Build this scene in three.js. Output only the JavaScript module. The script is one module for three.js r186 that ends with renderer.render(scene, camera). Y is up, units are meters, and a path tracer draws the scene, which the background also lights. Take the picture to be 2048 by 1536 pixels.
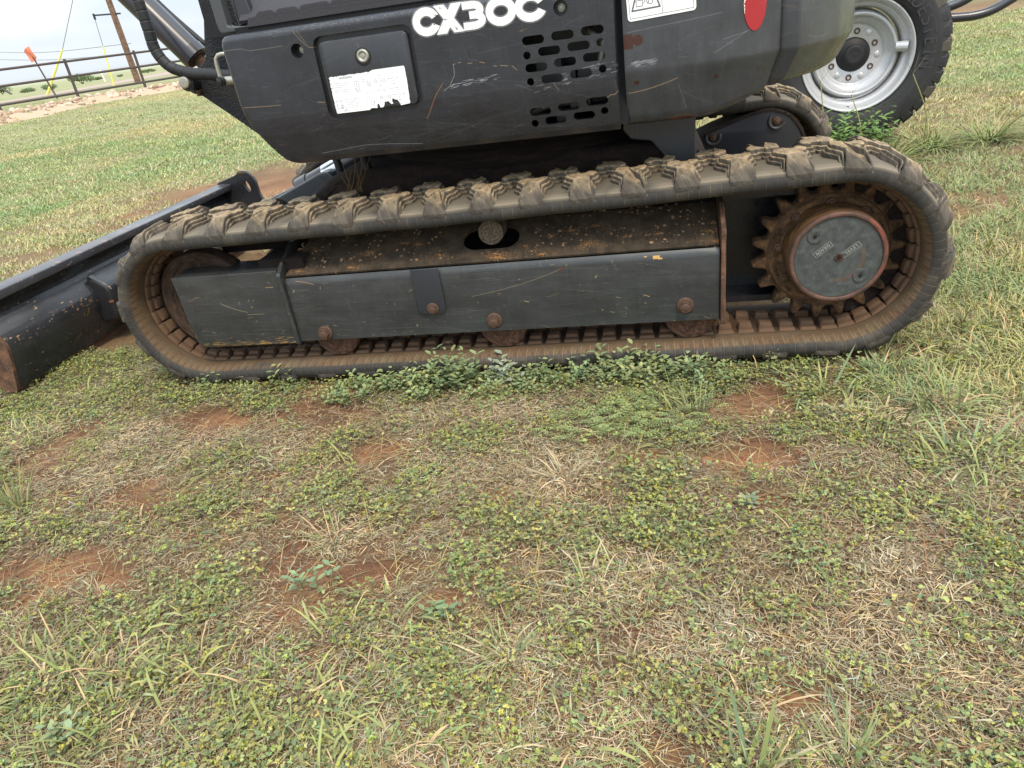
import * as THREE from 'three';
import { mergeGeometries, mergeVertices, toCreasedNormals } from 'three/addons/utils/BufferGeometryUtils.js';
import { Brush, Evaluator, SUBTRACTION } from 'three-bvh-csg';
import { FontLoader } from 'three/addons/loaders/FontLoader.js';
import { TextGeometry } from 'three/addons/geometries/TextGeometry.js';

// ---------------------------------------------------------------- camera, sky, sun, exposure
const scene = new THREE.Scene();
const camera = new THREE.PerspectiveCamera(56.8, 4 / 3, 0.05, 5000);
camera.position.set(0, 0.9, 0);
camera.quaternion.setFromRotationMatrix(new THREE.Matrix4().makeBasis(
  new THREE.Vector3(0.979478, -0.126009, -0.157303), new THREE.Vector3(0.037115, 0.879883, -0.473739), new THREE.Vector3(0.198103, 0.458179, 0.866503)));
scene.add(camera);
const renderer = new THREE.WebGLRenderer({ antialias: true });
renderer.setSize(1024, 768);
renderer.toneMapping = THREE.LinearToneMapping;
renderer.toneMappingExposure = 1.68;
renderer.shadowMap.enabled = true;

function rng(seed) { let a = seed >>> 0; return () => { a = (a + 0x6D2B79F5) | 0; let t = Math.imul(a ^ (a >>> 15), 1 | a); t = (t + Math.imul(t ^ (t >>> 7), 61 | t)) ^ t; return ((t ^ (t >>> 14)) >>> 0) / 4294967296; }; }
function hash3(x, y, z) { let h = Math.imul(x, 374761393) ^ Math.imul(y, 668265263) ^ Math.imul(z, 2147483629); h = Math.imul(h ^ (h >>> 13), 1274126177); return ((h ^ (h >>> 16)) >>> 0) / 4294967296; }
function noise(x, y, z = 0) {
  const X = Math.floor(x), Y = Math.floor(y), Z = Math.floor(z), s = (t) => t * t * (3 - 2 * t), u = s(x - X), v = s(y - Y), w = s(z - Z), L = (a, b, t) => a + (b - a) * t;
  const p = (k) => L(L(hash3(X, Y, Z + k), hash3(X + 1, Y, Z + k), u), L(hash3(X, Y + 1, Z + k), hash3(X + 1, Y + 1, Z + k), u), v);
  return w ? L(p(0), p(1), w) : p(0);
}
function fbm(x, y, z = 0, n = 4) { let s = 0, a = 0.5, t = 0; for (let i = 0; i < n; i++) { s += a * noise(x, y, z); t += a; a *= 0.5; x = x * 2.03 + 17.1; y = y * 2.03 + 5.3; z = z ? z * 2.03 + 3.7 : 0; } return s / t; }
const sstep = (a, b, x) => { const t = Math.min(1, Math.max(0, (x - a) / (b - a))); return t * t * (3 - 2 * t); };
const clamp = (x, a, b) => Math.min(b, Math.max(a, x));
const mix = (a, b, t) => a + (b - a) * t, mix3 = (a, b, t) => [mix(a[0], b[0], t), mix(a[1], b[1], t), mix(a[2], b[2], t)];

const SUN = new THREE.Vector3(0.30, 0.86, 0.42).normalize();
{ // a thin bright overcast with soft cloud texture
  const W = 1024, H = 512, d = new Float32Array(W * H * 4);
  for (let j = 0; j < H; j++) for (let i = 0; i < W; i++) {
    const el = ((j + 0.5) / H - 0.5) * Math.PI, az = ((i + 0.5) / W) * 2 * Math.PI - Math.PI, o = (j * W + i) * 4;
    const x = Math.cos(el) * Math.cos(az), y = Math.sin(el), z = Math.cos(el) * Math.sin(az);
    let c;
    if (y < 0) c = [0.30, 0.29, 0.2];
    else {
      const f = 1 / (y + 0.12), n = fbm(x * f * 1.1 + 40, z * f * 1.1 + 40, 0, 5), m = sstep(0.38, 0.66, n);
      const low = [0.43, 0.50, 0.57], high = [0.69, 0.70, 0.71];
      c = mix3(low, high, m);
      const up = 1 + 1.5 * Math.pow(y, 0.9), g = Math.max(0, x * SUN.x + y * SUN.y + z * SUN.z), glow = 1 + 0.9 * Math.pow(g, 14);
      c = c.map((v) => v * up * glow);
      c = mix3([0.52, 0.565, 0.61], c, sstep(0, 0.1, y));
    }
    d[o] = c[0]; d[o + 1] = c[1]; d[o + 2] = c[2]; d[o + 3] = 1;
  }
  const t = new THREE.DataTexture(d, W, H, THREE.RGBAFormat, THREE.FloatType);
  t.mapping = THREE.EquirectangularReflectionMapping; t.magFilter = THREE.LinearFilter; t.minFilter = THREE.LinearFilter; t.needsUpdate = true;
  scene.background = t; scene.environment = t;
}
const sun = new THREE.DirectionalLight(0xffeaca, 1.5);
sun.position.copy(SUN).multiplyScalar(30); sun.target.position.set(0, 0, -2.5);
sun.castShadow = true; sun.shadow.radius = 22; sun.shadow.mapSize.set(2048, 2048);
Object.assign(sun.shadow.camera, { left: -8, right: 8, top: 8, bottom: -8, near: 1, far: 80 });
scene.add(sun, sun.target);

// ---------------------------------------------------------------- helpers
const used = new Map();
function numbered(n) { const k = used.get(n) ?? 0; used.set(n, k + 1); return k ? n + '_' + String(k).padStart(3, '0') : n; }
function tag(o, label, category, group, kind) { if (label) o.userData.label = label; if (category) o.userData.category = category; if (group) o.userData.group = group; if (kind) o.userData.kind = kind; return o; }
function shade(o) { o.traverse((c) => { if (c.isMesh) { c.castShadow = true; c.receiveShadow = true; } }); return o; }
function strip(g, keepColor) { for (const k of Object.keys(g.attributes)) if (!['position', 'normal', 'uv'].includes(k) && !(keepColor && k === 'color')) g.deleteAttribute(k); return g; }
function join(list) {
  if (list.length === 1) return list[0];
  list = list.map((g) => g.index ? g.toNonIndexed() : g);
  const all = ['normal', 'uv', 'color'].filter((k) => list.every((g) => g.attributes[k]));
  for (const g of list) for (const k of Object.keys(g.attributes)) if (k !== 'position' && !all.includes(k)) g.deleteAttribute(k);
  const m = mergeGeometries(list); if (!m.attributes.normal) m.computeVertexNormals(); return m;
}
function part(name, geos, mat, parent, label) {
  const m = new THREE.Mesh(Array.isArray(geos) ? join(geos) : geos, mat); m.name = parent === scene ? numbered(name) : name;
  if (label) m.userData.label = label; parent.add(m); return m;
}
function thing(name, label, category, pos, group) { const o = new THREE.Group(); o.name = numbered(name); if (pos) o.position.set(...pos); tag(o, label, category, group); scene.add(o); return o; }
const V = (x, y, z) => new THREE.Vector3(x, y, z);
function box(x0, x1, y0, y1, z0, z1) { const g = new THREE.BoxGeometry(x1 - x0, y1 - y0, z1 - z0); g.translate((x0 + x1) / 2, (y0 + y1) / 2, (z0 + z1) / 2); return g; }
function cyl(a, b, r0, r1 = r0, seg = 20, open = false) {
  const A = V(...a), B = V(...b), d = B.clone().sub(A), g = new THREE.CylinderGeometry(r1, r0, d.length(), seg, 1, open);
  g.applyQuaternion(new THREE.Quaternion().setFromUnitVectors(V(0, 1, 0), d.clone().normalize())); g.translate(...A.add(B).multiplyScalar(0.5).toArray()); return g;
}
function lathe(pts, pos, axis = 'z', seg = 48) { const g = new THREE.LatheGeometry(pts.map((p) => new THREE.Vector2(Math.max(p[0], 1e-5), p[1])), seg); if (axis === 'z') g.rotateX(Math.PI / 2); if (axis === 'x') g.rotateZ(-Math.PI / 2); g.translate(...pos); return g; }
function roundShape(pts, r = 0) { // pts [x, y, r?]
  const n = pts.length, s = new THREE.Shape();
  for (let i = 0; i < n; i++) {
    const p = pts[i], a = pts[(i + n - 1) % n], b = pts[(i + 1) % n], rr = p[2] ?? r;
    const da = Math.hypot(a[0] - p[0], a[1] - p[1]), db = Math.hypot(b[0] - p[0], b[1] - p[1]), ra = Math.min(rr, da * 0.48), rb = Math.min(rr, db * 0.48);
    const A = [p[0] + (a[0] - p[0]) / da * ra, p[1] + (a[1] - p[1]) / da * ra], B = [p[0] + (b[0] - p[0]) / db * rb, p[1] + (b[1] - p[1]) / db * rb];
    if (i === 0) s.moveTo(...A); else s.lineTo(...A);
    if (rr > 0) s.quadraticCurveTo(p[0], p[1], ...B);
  }
  s.closePath(); return s;
}
function slab(shape, z0, z1, bevel = 0, seg = 3, curve = 6) { // an XY outline given thickness from z0 to z1
  const g = new THREE.ExtrudeGeometry(shape, { depth: z1 - z0 - 2 * bevel, bevelEnabled: bevel > 0, bevelSize: bevel, bevelThickness: bevel, bevelOffset: -bevel, bevelSegments: seg, curveSegments: curve });
  g.translate(0, 0, z0 + bevel); return g;
}
function smooth(g, a = 0.6) { g = g.index ? g : g; const h = toCreasedNormals(g, a); return h; }
function planarUV(g, x0, x1, y0, y1, f) { const p = g.attributes.position, uv = new Float32Array(p.count * 2); for (let i = 0; i < p.count; i++) { const q = f ? f(p.getX(i), p.getY(i), p.getZ(i)) : [p.getX(i), p.getY(i)]; uv[2 * i] = (q[0] - x0) / (x1 - x0); uv[2 * i + 1] = (q[1] - y0) / (y1 - y0); } g.setAttribute('uv', new THREE.BufferAttribute(uv, 2)); return g; }
const ev = new Evaluator(); ev.attributes = ['position', 'normal']; ev.useGroups = false;
function carve(g, ...cutters) {
  const prep = (q) => { q = q.index ? q : mergeVertices(q); strip(q); q.deleteAttribute('uv'); if (!q.attributes.normal) q.computeVertexNormals(); const b = new Brush(q); b.updateMatrixWorld(); return b; };
  let b = prep(g); for (const c of cutters) b = ev.evaluate(b, prep(c), SUBTRACTION);
  const r = b.geometry.clone(); r.deleteAttribute('normal'); const q = r.index ? r.toNonIndexed() : r; q.computeVertexNormals(); return q;
}
function sweep(pts, rad, seg = 10, closed = false, steps) { // a tube through points; rad is a number or a function of the distance along it
  const c = new THREE.CatmullRomCurve3(pts.map((p) => V(...p)), closed, 'centripetal'), L = c.getLength(), n = steps ?? Math.max(8, Math.ceil(L / 0.02)), P = [], I = [], N = [];
  const fr = c.computeFrenetFrames(n, closed);
  for (let i = 0; i <= n; i++) {
    const q = c.getPointAt(i / n), r = typeof rad === 'function' ? rad(i / n * L, L) : rad;
    for (let j = 0; j < seg; j++) { const a = j / seg * 2 * Math.PI, d = fr.normals[i].clone().multiplyScalar(Math.cos(a)).addScaledVector(fr.binormals[i], Math.sin(a)); P.push(q.x + d.x * r, q.y + d.y * r, q.z + d.z * r); }
    if (i < n) for (let j = 0; j < seg; j++) { const a = i * seg + j, b = i * seg + (j + 1) % seg; I.push(a, a + seg, b, b, a + seg, b + seg); }
  }
  for (const e of [0, n]) { const q = c.getPointAt(e / n), k = P.length / 3; P.push(q.x, q.y, q.z); for (let j = 0; j < seg; j++) I.push(k, e * seg + j, e * seg + (j + 1) % seg); }
  const g = new THREE.BufferGeometry(); g.setAttribute('position', new THREE.Float32BufferAttribute(P, 3)); g.setIndex(I); g.computeVertexNormals(); g.setAttribute('uv', new THREE.Float32BufferAttribute(new Float32Array(P.length / 3 * 2), 2)); return g;
}
function tint(g, f) { const p = g.attributes.position, n = g.attributes.normal, c = new Float32Array(p.count * 3); for (let i = 0; i < p.count; i++) { const k = f(p.getX(i), p.getY(i), p.getZ(i), n ? n.getY(i) : 0, n ? n.getZ(i) : 0); c[3 * i] = k[0]; c[3 * i + 1] = k[1]; c[3 * i + 2] = k[2]; } g.setAttribute('color', new THREE.BufferAttribute(c, 3)); return g; }
function hexBolt(x, y, z, r, h, turn = 0) { // head faces the camera side (+z), with its washer
  const a = new THREE.CylinderGeometry(r, r, h, 6); a.rotateX(Math.PI / 2); a.rotateZ(turn); a.translate(x, y, z + 0.003 + h / 2);
  const c = lathe([[0, h * 0.1], [r * 0.5, h * 0.1], [r * 0.72, 0], [r * 0.72, -h * 0.2]], [x, y, z + 0.003 + h], 'z', 18);
  const w = lathe([[0, 0.004], [r * 1.3, 0.004], [r * 1.5, 0.002], [r * 1.5, -0.004]], [x, y, z], 'z', 22);
  return join([toCreasedNormals(a, 0.4), c, w]);
}

// ---------------------------------------------------------------- textures and materials
function canvas(w, h) { const c = document.createElement('canvas'); c.width = w; c.height = h; return [c, c.getContext('2d')]; }
function tex(c, srgb = true, rep) { const t = new THREE.CanvasTexture(c); if (srgb) t.colorSpace = THREE.SRGBColorSpace; t.wrapS = t.wrapT = rep ? THREE.RepeatWrapping : THREE.ClampToEdgeWrapping; if (rep) t.repeat.set(...rep); t.needsUpdate = true; return t; }
function mottled(c, x, w, h, base, amp, seed, scale = 60) { // soft blotches and grain in a paint or metal colour
  const im = x.createImageData(w, h);
  for (let j = 0; j < h; j++) for (let i = 0; i < w; i++) {
    const n = fbm(i / scale + seed, j / scale, 0, 4) - 0.5, s = fbm(i / (scale * 0.12) + seed, j / (scale * 0.9), 0, 2) - 0.5, k = 1 + amp * (n * 1.6 + s * 0.5) + (hash3(i, j, seed) - 0.5) * amp * 0.35, o = (j * w + i) * 4;
    for (let q = 0; q < 3; q++) im.data[o + q] = clamp(base[q] * k, 0, 255); im.data[o + 3] = 255;
  }
  x.putImageData(im, 0, 0);
}
function scratches(x, w, h, R, n, color, aMin, aMax, lMin, lMax, dir, spread, wd = 1) {
  for (let i = 0; i < n; i++) {
    const a = dir + (R() - 0.5) * spread, l = lMin + (lMax - lMin) * R() * R(), px = R() * w, py = R() * h, b = (R() - 0.5) * l * 0.25;
    x.strokeStyle = `rgba(${color},${mix(aMin, aMax, R() * R())})`; x.lineWidth = wd * (0.8 + 1.5 * R()); x.beginPath(); x.moveTo(px, py);
    x.quadraticCurveTo(px + Math.cos(a) * l / 2 - Math.sin(a) * b, py + Math.sin(a) * l / 2 + Math.cos(a) * b, px + Math.cos(a) * l, py + Math.sin(a) * l); x.stroke();
  }
}
function specks(x, w, h, R, n, color, rMin, rMax, a = 0.8) { for (let i = 0; i < n; i++) { x.fillStyle = `rgba(${color},${a * (0.4 + 0.6 * R())})`; const r = rMin + (rMax - rMin) * R() ** 3; x.beginPath(); x.ellipse(R() * w, R() * h, r, r * (0.4 + R() * 0.6), R() * 3, 0, 7); x.fill(); } }
function paintTexture(base, seed, wearColor = '190,160,110', wear = 1, W = 1024, H = 1024, extra) {
  const [c, x] = canvas(W, H), R = rng(seed); mottled(c, x, W, H, base, 0.22, seed, 90);
  scratches(x, W, H, R, 520, '165,168,174', 0.06, 0.42, 15, 260, 0.05, 0.9, 0.9);
  scratches(x, W, H, R, 260, '130,134,140', 0.06, 0.3, 20, 160, 1.45, 0.5, 0.9);
  scratches(x, W, H, R, 60 * wear, wearColor, 0.2, 0.8, 6, 60, 0.1, 3, 1.1);
  specks(x, W, H, R, 300 * wear, wearColor, 0.4, 2.2); specks(x, W, H, R, 90, '175,178,180', 0.4, 1.6, 0.6);
  if (extra) extra(x, R); return tex(c, true, [1, 1]);
}
const rough = (() => { const [c, x] = canvas(512, 512); mottled(c, x, 512, 512, [150, 150, 150], 0.5, 9, 40); return tex(c, false, [2, 2]); })();
const grainBump = (() => { const [c, x] = canvas(512, 512); mottled(c, x, 512, 512, [128, 128, 128], 1.1, 5, 14); return tex(c, false, [6, 6]); })();
const M = {};
M.black = new THREE.MeshStandardMaterial({ name: 'dark painted steel', color: 0x202227, roughness: 0.5, roughnessMap: rough, metalness: 0 });
M.gloss = new THREE.MeshPhysicalMaterial({ name: 'glossy dark paint', color: 0x2b2c34, roughness: 0.3, clearcoat: 0.4, clearcoatRoughness: 0.25 });
M.pebbled = new THREE.MeshStandardMaterial({ name: 'rough cast black paint', color: 0x202227, roughness: 0.55, bumpMap: grainBump, bumpScale: 0.004 });
M.grey = new THREE.MeshStandardMaterial({ name: 'grey paint', color: 0x46494c, roughness: 0.55, roughnessMap: rough });
M.zinc = new THREE.MeshStandardMaterial({ name: 'zinc plated steel', color: 0xa8a79c, roughness: 0.42, metalness: 0.6 });
M.chrome = new THREE.MeshStandardMaterial({ name: 'polished rod', color: 0xc4c8cc, roughness: 0.2, metalness: 1 });
M.rubberHose = new THREE.MeshStandardMaterial({ name: 'black hose rubber', color: 0x1b1c1f, roughness: 0.6 });
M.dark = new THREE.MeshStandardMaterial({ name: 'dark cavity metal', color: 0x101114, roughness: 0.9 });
function rustTexture(base, seed) { const [c, x] = canvas(512, 512), R = rng(seed); mottled(c, x, 512, 512, base, 0.75, seed, 30); specks(x, 512, 512, R, 900, '40,24,18', 0.6, 3, 0.5); specks(x, 512, 512, R, 700, '165,110,62', 0.5, 3, 0.45); return tex(c, true, [2, 2]); }
M.rust = new THREE.MeshStandardMaterial({ name: 'rusty steel', map: rustTexture([84, 60, 45], 3), roughness: 0.85, bumpMap: grainBump, bumpScale: 0.0015 });
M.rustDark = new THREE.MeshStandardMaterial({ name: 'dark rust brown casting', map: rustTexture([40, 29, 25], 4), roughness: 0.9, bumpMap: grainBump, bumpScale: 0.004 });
M.rustBolt = new THREE.MeshStandardMaterial({ name: 'rusted bolt', map: rustTexture([82, 62, 50], 6), roughness: 0.65, metalness: 0.2 });
M.dusty = new THREE.MeshStandardMaterial({ name: 'dusty rubber', vertexColors: true, roughness: 0.85, bumpMap: grainBump, bumpScale: 0.001 });

// ---------------------------------------------------------------- ground: one sheet of red soil and thatch to the horizon
// patches: [x, z, rx, rz, turn]
const SOIL = [[-1.295, -1.217, 0.1762, 0.0855, 0.0113], [-1.219, -1.581, 0.2053, 0.0796, 0.0556], [-1.676, -1.507, 0.1053, 0.1094, 0.0442], [0.2238, -1.572, 0.1158, 0.099, 0.0661], [0.1947, -1.343, 0.129, 0.1136, 0.0323], [0.2145, -1.2, 0.066, 0.0496, 0.0113], [-0.5529, -0.9507, 0.0902, 0.0679, -0.0229], [-0.4113, -0.9031, 0.0653, 0.043, -0.0297], [-0.1396, -1.239, 0.0447, 0.0396, 0.0162], [-1.254, -0.9645, 0.1462, 0.0703, -0.0193],
  [-0.9253, -1.303, 0.0485, 0.0427, 0.0227], [-0.6458, -1.392, 0.0922, 0.0665, 0.0352], [0.1795, -0.7394, 0.0548, 0.0279, -0.0563], [-0.0638, -0.8626, 0.049, 0.0261, -0.0369], [-1.241, -0.8784, 0.0577, 0.0391, -0.0297], [-0.5738, -0.7823, 0.036, 0.0251, -0.045], [-0.0179, -1.35, 0.0658, 0.0401, 0.0323], [-0.3374, -1.215, 0.0554, 0.0364, 0.0125], [1.228, -3.213, 0.1609, 0.2071, 0.3475], [1.096, -2.982, 0.1017, 0.1398, 0.3052], [0.4965, -1.764, 0.0712, 0.0469, 0.0983],
  [-2.867, -5.391, 0.9047, 1.095, 0.4084], [-3.542, -5.181, 0.4374, 0.4128, 0.3675], [5.878, -15.38, 2.177, 2.392, 1.493], [-1.089, -0.9385, 0.069, 0.0351, -0.0229], [0.4128, -0.9386, 0.0297, 0.0282, -0.0281], [-0.9221, -1.148, 0.0621, 0.0366, 0.0031], [1.267, -4.171, 0.145, 0.1762, 0.4889]];
const DRY = [[-0.203, -1.287, 0.089, 0.1157, 0.0227], [-0.0654, -0.9433, 0.1645, 0.0858, -0.0255], [-0.2618, -0.7862, 0.1067, 0.051, -0.0464], [0.1837, -0.6569, 0.1018, 0.0455, -0.0684], [0.0554, -0.8512, 0.0936, 0.0631, -0.0392], [1.044, -3.236, 0.3762, 0.5742, 0.3411], [0.9886, -2.269, 0.2108, 0.4048, 0.1884], [-0.6379, -1.065, 0.099, 0.0603, -0.0076], [-1.839, -1.557, 0.1483, 0.1599, 0.049], [-0.0603, -0.6794, 0.0636, 0.0488, -0.0629], [-0.9412, -1.391, 0.0848, 0.0673, 0.0337], [0.3961, -1.009, 0.0943, 0.0778, -0.0174], [0.6564, -1.543, 0.1523, 0.144, 0.0661], [-0.234, -0.6282, 0.1147, 0.0391, -0.0684], [-2.066, -2.489, 0.0027, 0.0074, 0.1495], [-0.4353, -1.615, 0.0836, 0.0559, 0.0661], [1.411, -4.998, 0.6643, 0.7078, 0.6066]];
const LUSH = [[0.6201, -1.593, 0.2425, 0.2409, 0.0735], [-1.813, -1.527, 0.1275, 0.1319, 0.0458], [-0.8913, -0.6092, 0.209, 0.1182, -0.0651], [-0.5305, -0.6412, 0.2076, 0.1005, -0.064], [0.6032, -1.235, 0.0945, 0.1562, 0.0175], [0.0937, -0.6507, 0.0457, 0.0377, -0.0684], [-0.8449, -0.7271, 0.1311, 0.0729, -0.0505], [-0.3263, -0.7064, 0.0945, 0.0645, -0.0569], [0.9251, -1.967, 0.1403, 0.3202, 0.1381], [-1.116, -0.7134, 0.0902, 0.0835, -0.0505], [-0.1754, -0.617, 0.1114, 0.03, -0.0705]];
function inPatch(list, x, z, wob) { let m = 0; for (const [cx, cz, rx, rz, a] of list) { const dx = x - cx, dz = z - cz; if (Math.abs(dx) > 2 * (rx + rz) || Math.abs(dz) > 2 * (rx + rz)) continue; const c = Math.cos(a), s = Math.sin(a), u = (dx * c + dz * s) / rx, v = (-dx * s + dz * c) / rz, d = Math.sqrt(u * u + v * v) + wob; m = Math.max(m, 1 - sstep(0.55, 1.2, d)); } return m; }
function fields(x, z) {
  const w = (fbm(x * 11 + 3, z * 11 + 9, 0, 4) - 0.5) * 1.7, n = fbm(x * 3.1 + 70, z * 3.1 + 20, 0, 3);
  const soil = Math.max(inPatch(SOIL, x, z, w), 0.75 * sstep(0.60, 0.72, n) * (z > -1.9 ? 1 : 0.35)), dry = Math.max(inPatch(DRY, x, z, w), 0.6 * sstep(0.5, 0.66, fbm(x * 2.2 + 11, z * 2.2 + 47, 0, 3))), lush = inPatch(LUSH, x, z, w);
  return { soil, dry, lush };
}
function groundY(x, z) {
  const near = 1 - sstep(8, 14, Math.hypot(x, z)); if (near <= 0) return 0;
  const under = (x > -2.2 && x < 0.8 && z < -1.72 && z > -2.2) ? 0.3 : 1;
  return near * (-0.022 + under * ((fbm(x * 1.7 + 5, z * 1.7 + 5, 0, 3) - 0.5) * 0.035 + (fbm(x * 9, z * 9, 0, 3) - 0.5) * 0.014 + (fbm(x * 38, z * 38, 0, 2) - 0.5) * 0.008));
}
{
  const ax = (a, b, fine, list) => { const r = []; let x = a; while (x < b) { r.push(x); x += fine; } r.push(b); return [...list.filter((v) => v < a), ...r, ...list.filter((v) => v > b)]; };
  const far = [-4000, -1500, -700, -350, -180, -100, -70, -50, -38, -30, -25, -21, -18, -15.5, -13.5, -12, -10.5, -9.4, -8.4, -7.5, -6.7, -6, -5.4, -4.9, -4.4, -4, -3.6, -3.3, -3, -2.8, -2.6, -2.4, -2.2], farP = [1.2, 1.35, 1.5, 1.7, 1.9, 2.15, 2.4, 2.7, 3, 3.4, 3.8, 4.3, 4.9, 5.6, 6.4, 7.4, 8.6, 10, 12, 15, 19, 25, 35, 50, 80, 150, 400, 1200, 4000];
  const xs = ax(-2.1, 1.15, 0.014, [...far, ...farP]), zs = ax(-2.0, -0.3, 0.014, [...[-4000, -2000, -1200, -700, -400, -250, -180, -130, -100, -80, -65, -54, -46, -40, -35, -31, -28, -25, -22, -19.5, -17.5, -15.5, -14, -12.6, -11.4, -10.3, -9.3, -8.4, -7.6, -7, -6.5, -6, -5.6, -5.2, -4.9, -4.6, -4.3, -4, -3.75, -3.5, -3.3, -3.1, -2.9, -2.75, -2.6, -2.45, -2.3, -2.15], 0, 1, 3, 8, 30, 150, 1000, 4000]);
  const P = [], C = [], U = [], I = [], nx = xs.length;
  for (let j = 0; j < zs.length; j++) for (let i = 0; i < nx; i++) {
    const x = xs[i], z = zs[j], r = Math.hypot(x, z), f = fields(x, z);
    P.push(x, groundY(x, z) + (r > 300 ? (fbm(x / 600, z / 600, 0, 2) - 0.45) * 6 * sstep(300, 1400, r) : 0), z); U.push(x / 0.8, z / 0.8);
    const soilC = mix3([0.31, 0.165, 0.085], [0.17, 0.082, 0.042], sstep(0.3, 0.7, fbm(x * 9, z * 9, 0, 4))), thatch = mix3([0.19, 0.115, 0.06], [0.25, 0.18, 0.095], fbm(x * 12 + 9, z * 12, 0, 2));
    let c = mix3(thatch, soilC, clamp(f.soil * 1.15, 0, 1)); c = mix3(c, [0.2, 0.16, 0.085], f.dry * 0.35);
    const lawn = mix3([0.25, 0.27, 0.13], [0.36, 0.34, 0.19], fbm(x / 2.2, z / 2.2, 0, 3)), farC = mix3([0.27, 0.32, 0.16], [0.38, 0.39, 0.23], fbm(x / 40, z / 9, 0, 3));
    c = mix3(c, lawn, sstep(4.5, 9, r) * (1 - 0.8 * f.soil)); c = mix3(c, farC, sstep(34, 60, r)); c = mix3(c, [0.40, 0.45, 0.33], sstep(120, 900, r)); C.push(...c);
  }
  for (let j = 0; j + 1 < zs.length; j++) for (let i = 0; i + 1 < nx; i++) { const a = j * nx + i; I.push(a, a + nx, a + 1, a + 1, a + nx, a + nx + 1); }
  const g = new THREE.BufferGeometry(); g.setAttribute('position', new THREE.Float32BufferAttribute(P, 3)); g.setAttribute('color', new THREE.Float32BufferAttribute(C, 3)); g.setAttribute('uv', new THREE.Float32BufferAttribute(U, 2)); g.setIndex(I); g.computeVertexNormals();
  const [c, x] = canvas(1024, 1024), [cb, xb] = canvas(1024, 1024), im = x.createImageData(1024, 1024), ib = xb.createImageData(1024, 1024);
  const per = (i, j, s, k) => { const a = noise(i / s, j / s, k), u = i / 1024, b = noise((i - 1024) / s, j / s, k), v = j / 1024, d = noise(i / s, (j - 1024) / s, k), e = noise((i - 1024) / s, (j - 1024) / s, k); return mix(mix(a, b, u), mix(d, e, u), v); };
  for (let j = 0; j < 1024; j++) for (let i = 0; i < 1024; i++) {
    const n = per(i, j, 90, 1.5) * 0.3 + per(i, j, 22, 2.5) * 0.35 + per(i, j, 6, 3.5) * 0.35, s = hash3(i >> 1, j >> 1, 7), o = (j * 1024 + i) * 4, k = clamp(0.62 + n * 0.7 + (s > 0.97 ? 0.25 : 0) + (hash3(i, j, 1) - 0.5) * 0.18, 0, 1.1) * 225;
    im.data[o] = Math.min(255, k * 1.02); im.data[o + 1] = Math.min(255, k * 0.99); im.data[o + 2] = Math.min(255, k * 0.94); im.data[o + 3] = 255;
    const b = clamp(n * 200 + (s > 0.95 ? 50 : 0) + hash3(i, j, 2) * 30, 0, 255); ib.data[o] = ib.data[o + 1] = ib.data[o + 2] = b; ib.data[o + 3] = 255;
  }
  x.putImageData(im, 0, 0); xb.putImageData(ib, 0, 0);
  const m = new THREE.MeshStandardMaterial({ name: 'red soil and thatch', vertexColors: true, map: tex(c, true, [1, 1]), bumpMap: tex(cb, false, [1, 1]), bumpScale: 0.012, roughness: 1 });
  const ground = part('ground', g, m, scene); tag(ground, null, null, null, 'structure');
}

// ---------------------------------------------------------------- pipe fence and what stands behind it
function flatStrip(name, pts, mat, y, kind) { // [x, z, halfWidth] along a centre line
  const P = [], I = []; pts.forEach(([x, z, w], i) => { const a = pts[Math.max(0, i - 1)], b = pts[Math.min(pts.length - 1, i + 1)], l = Math.hypot(b[0] - a[0], b[1] - a[1]), nx = -(b[1] - a[1]) / l, nz = (b[0] - a[0]) / l; P.push(x - nx * w, y, z - nz * w, x + nx * w, y, z + nz * w); if (i) { const k = 2 * i; I.push(k - 2, k - 1, k, k, k - 1, k + 1); } });
  const g = new THREE.BufferGeometry(); g.setAttribute('position', new THREE.Float32BufferAttribute(P, 3)); g.setIndex(I); g.computeVertexNormals(); g.setAttribute('uv', new THREE.Float32BufferAttribute(new Float32Array(P.length / 3 * 2), 2)); return tag(part(name, g, mat, scene), null, null, null, kind);
}
flatStrip('gravel_road', [[-46.33, -38.9, 2.5], [-41.98, -44.38, 2.5], [-42.38, -51.01, 3], [-44.1, -60.51, 3], [-46.77, -71.85, 4], [-59.75, -109.8, 6]], new THREE.MeshStandardMaterial({ name: 'pale pink gravel', color: new THREE.Color().setRGB(0.34, 0.26, 0.22), roughness: 1 }), 0.012, 'structure');
M.pipe = new THREE.MeshStandardMaterial({ name: 'weathered pipe', map: (() => { const [c, x] = canvas(512, 64), R = rng(31); mottled(c, x, 512, 64, [70, 68, 68], 0.5, 31, 40); specks(x, 512, 64, R, 260, '96,60,48', 2, 14, 0.5); return tex(c, true, [3, 1]); })(), roughness: 0.7, metalness: 0.2 });
{
  const f = thing('pipe_fence', 'rusty dark three rail pipe fence across the lawn at upper left', 'fence');
  const p1 = [-19.77, -24.35], p2 = [-18.78, -26.84], d = [p2[0] - p1[0], p2[1] - p1[1]], at = (k) => [p1[0] + d[0] * k, p1[1] + d[1] * k];
  for (let k = -3; k <= 4; k++) { const [x, z] = at(k); part('post', join([cyl([x, 0, z], [x, 1.47, z], 0.048, 0.048, 14), lathe([[0.05, 0], [0.042, 0.025], [0.001, 0.035]], [0, 0, 0], 'y', 12).translate(x, 1.47, z)]), M.pipe, f); }
  for (const h of [1.41, 0.93, 0.385]) for (let k = -3; k < 4; k++) { const a = at(k), b = at(k + 1); part('rail', cyl([a[0], h, a[1]], [b[0], h, b[1]], 0.04, 0.04, 12), M.pipe, f); }
}
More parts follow.
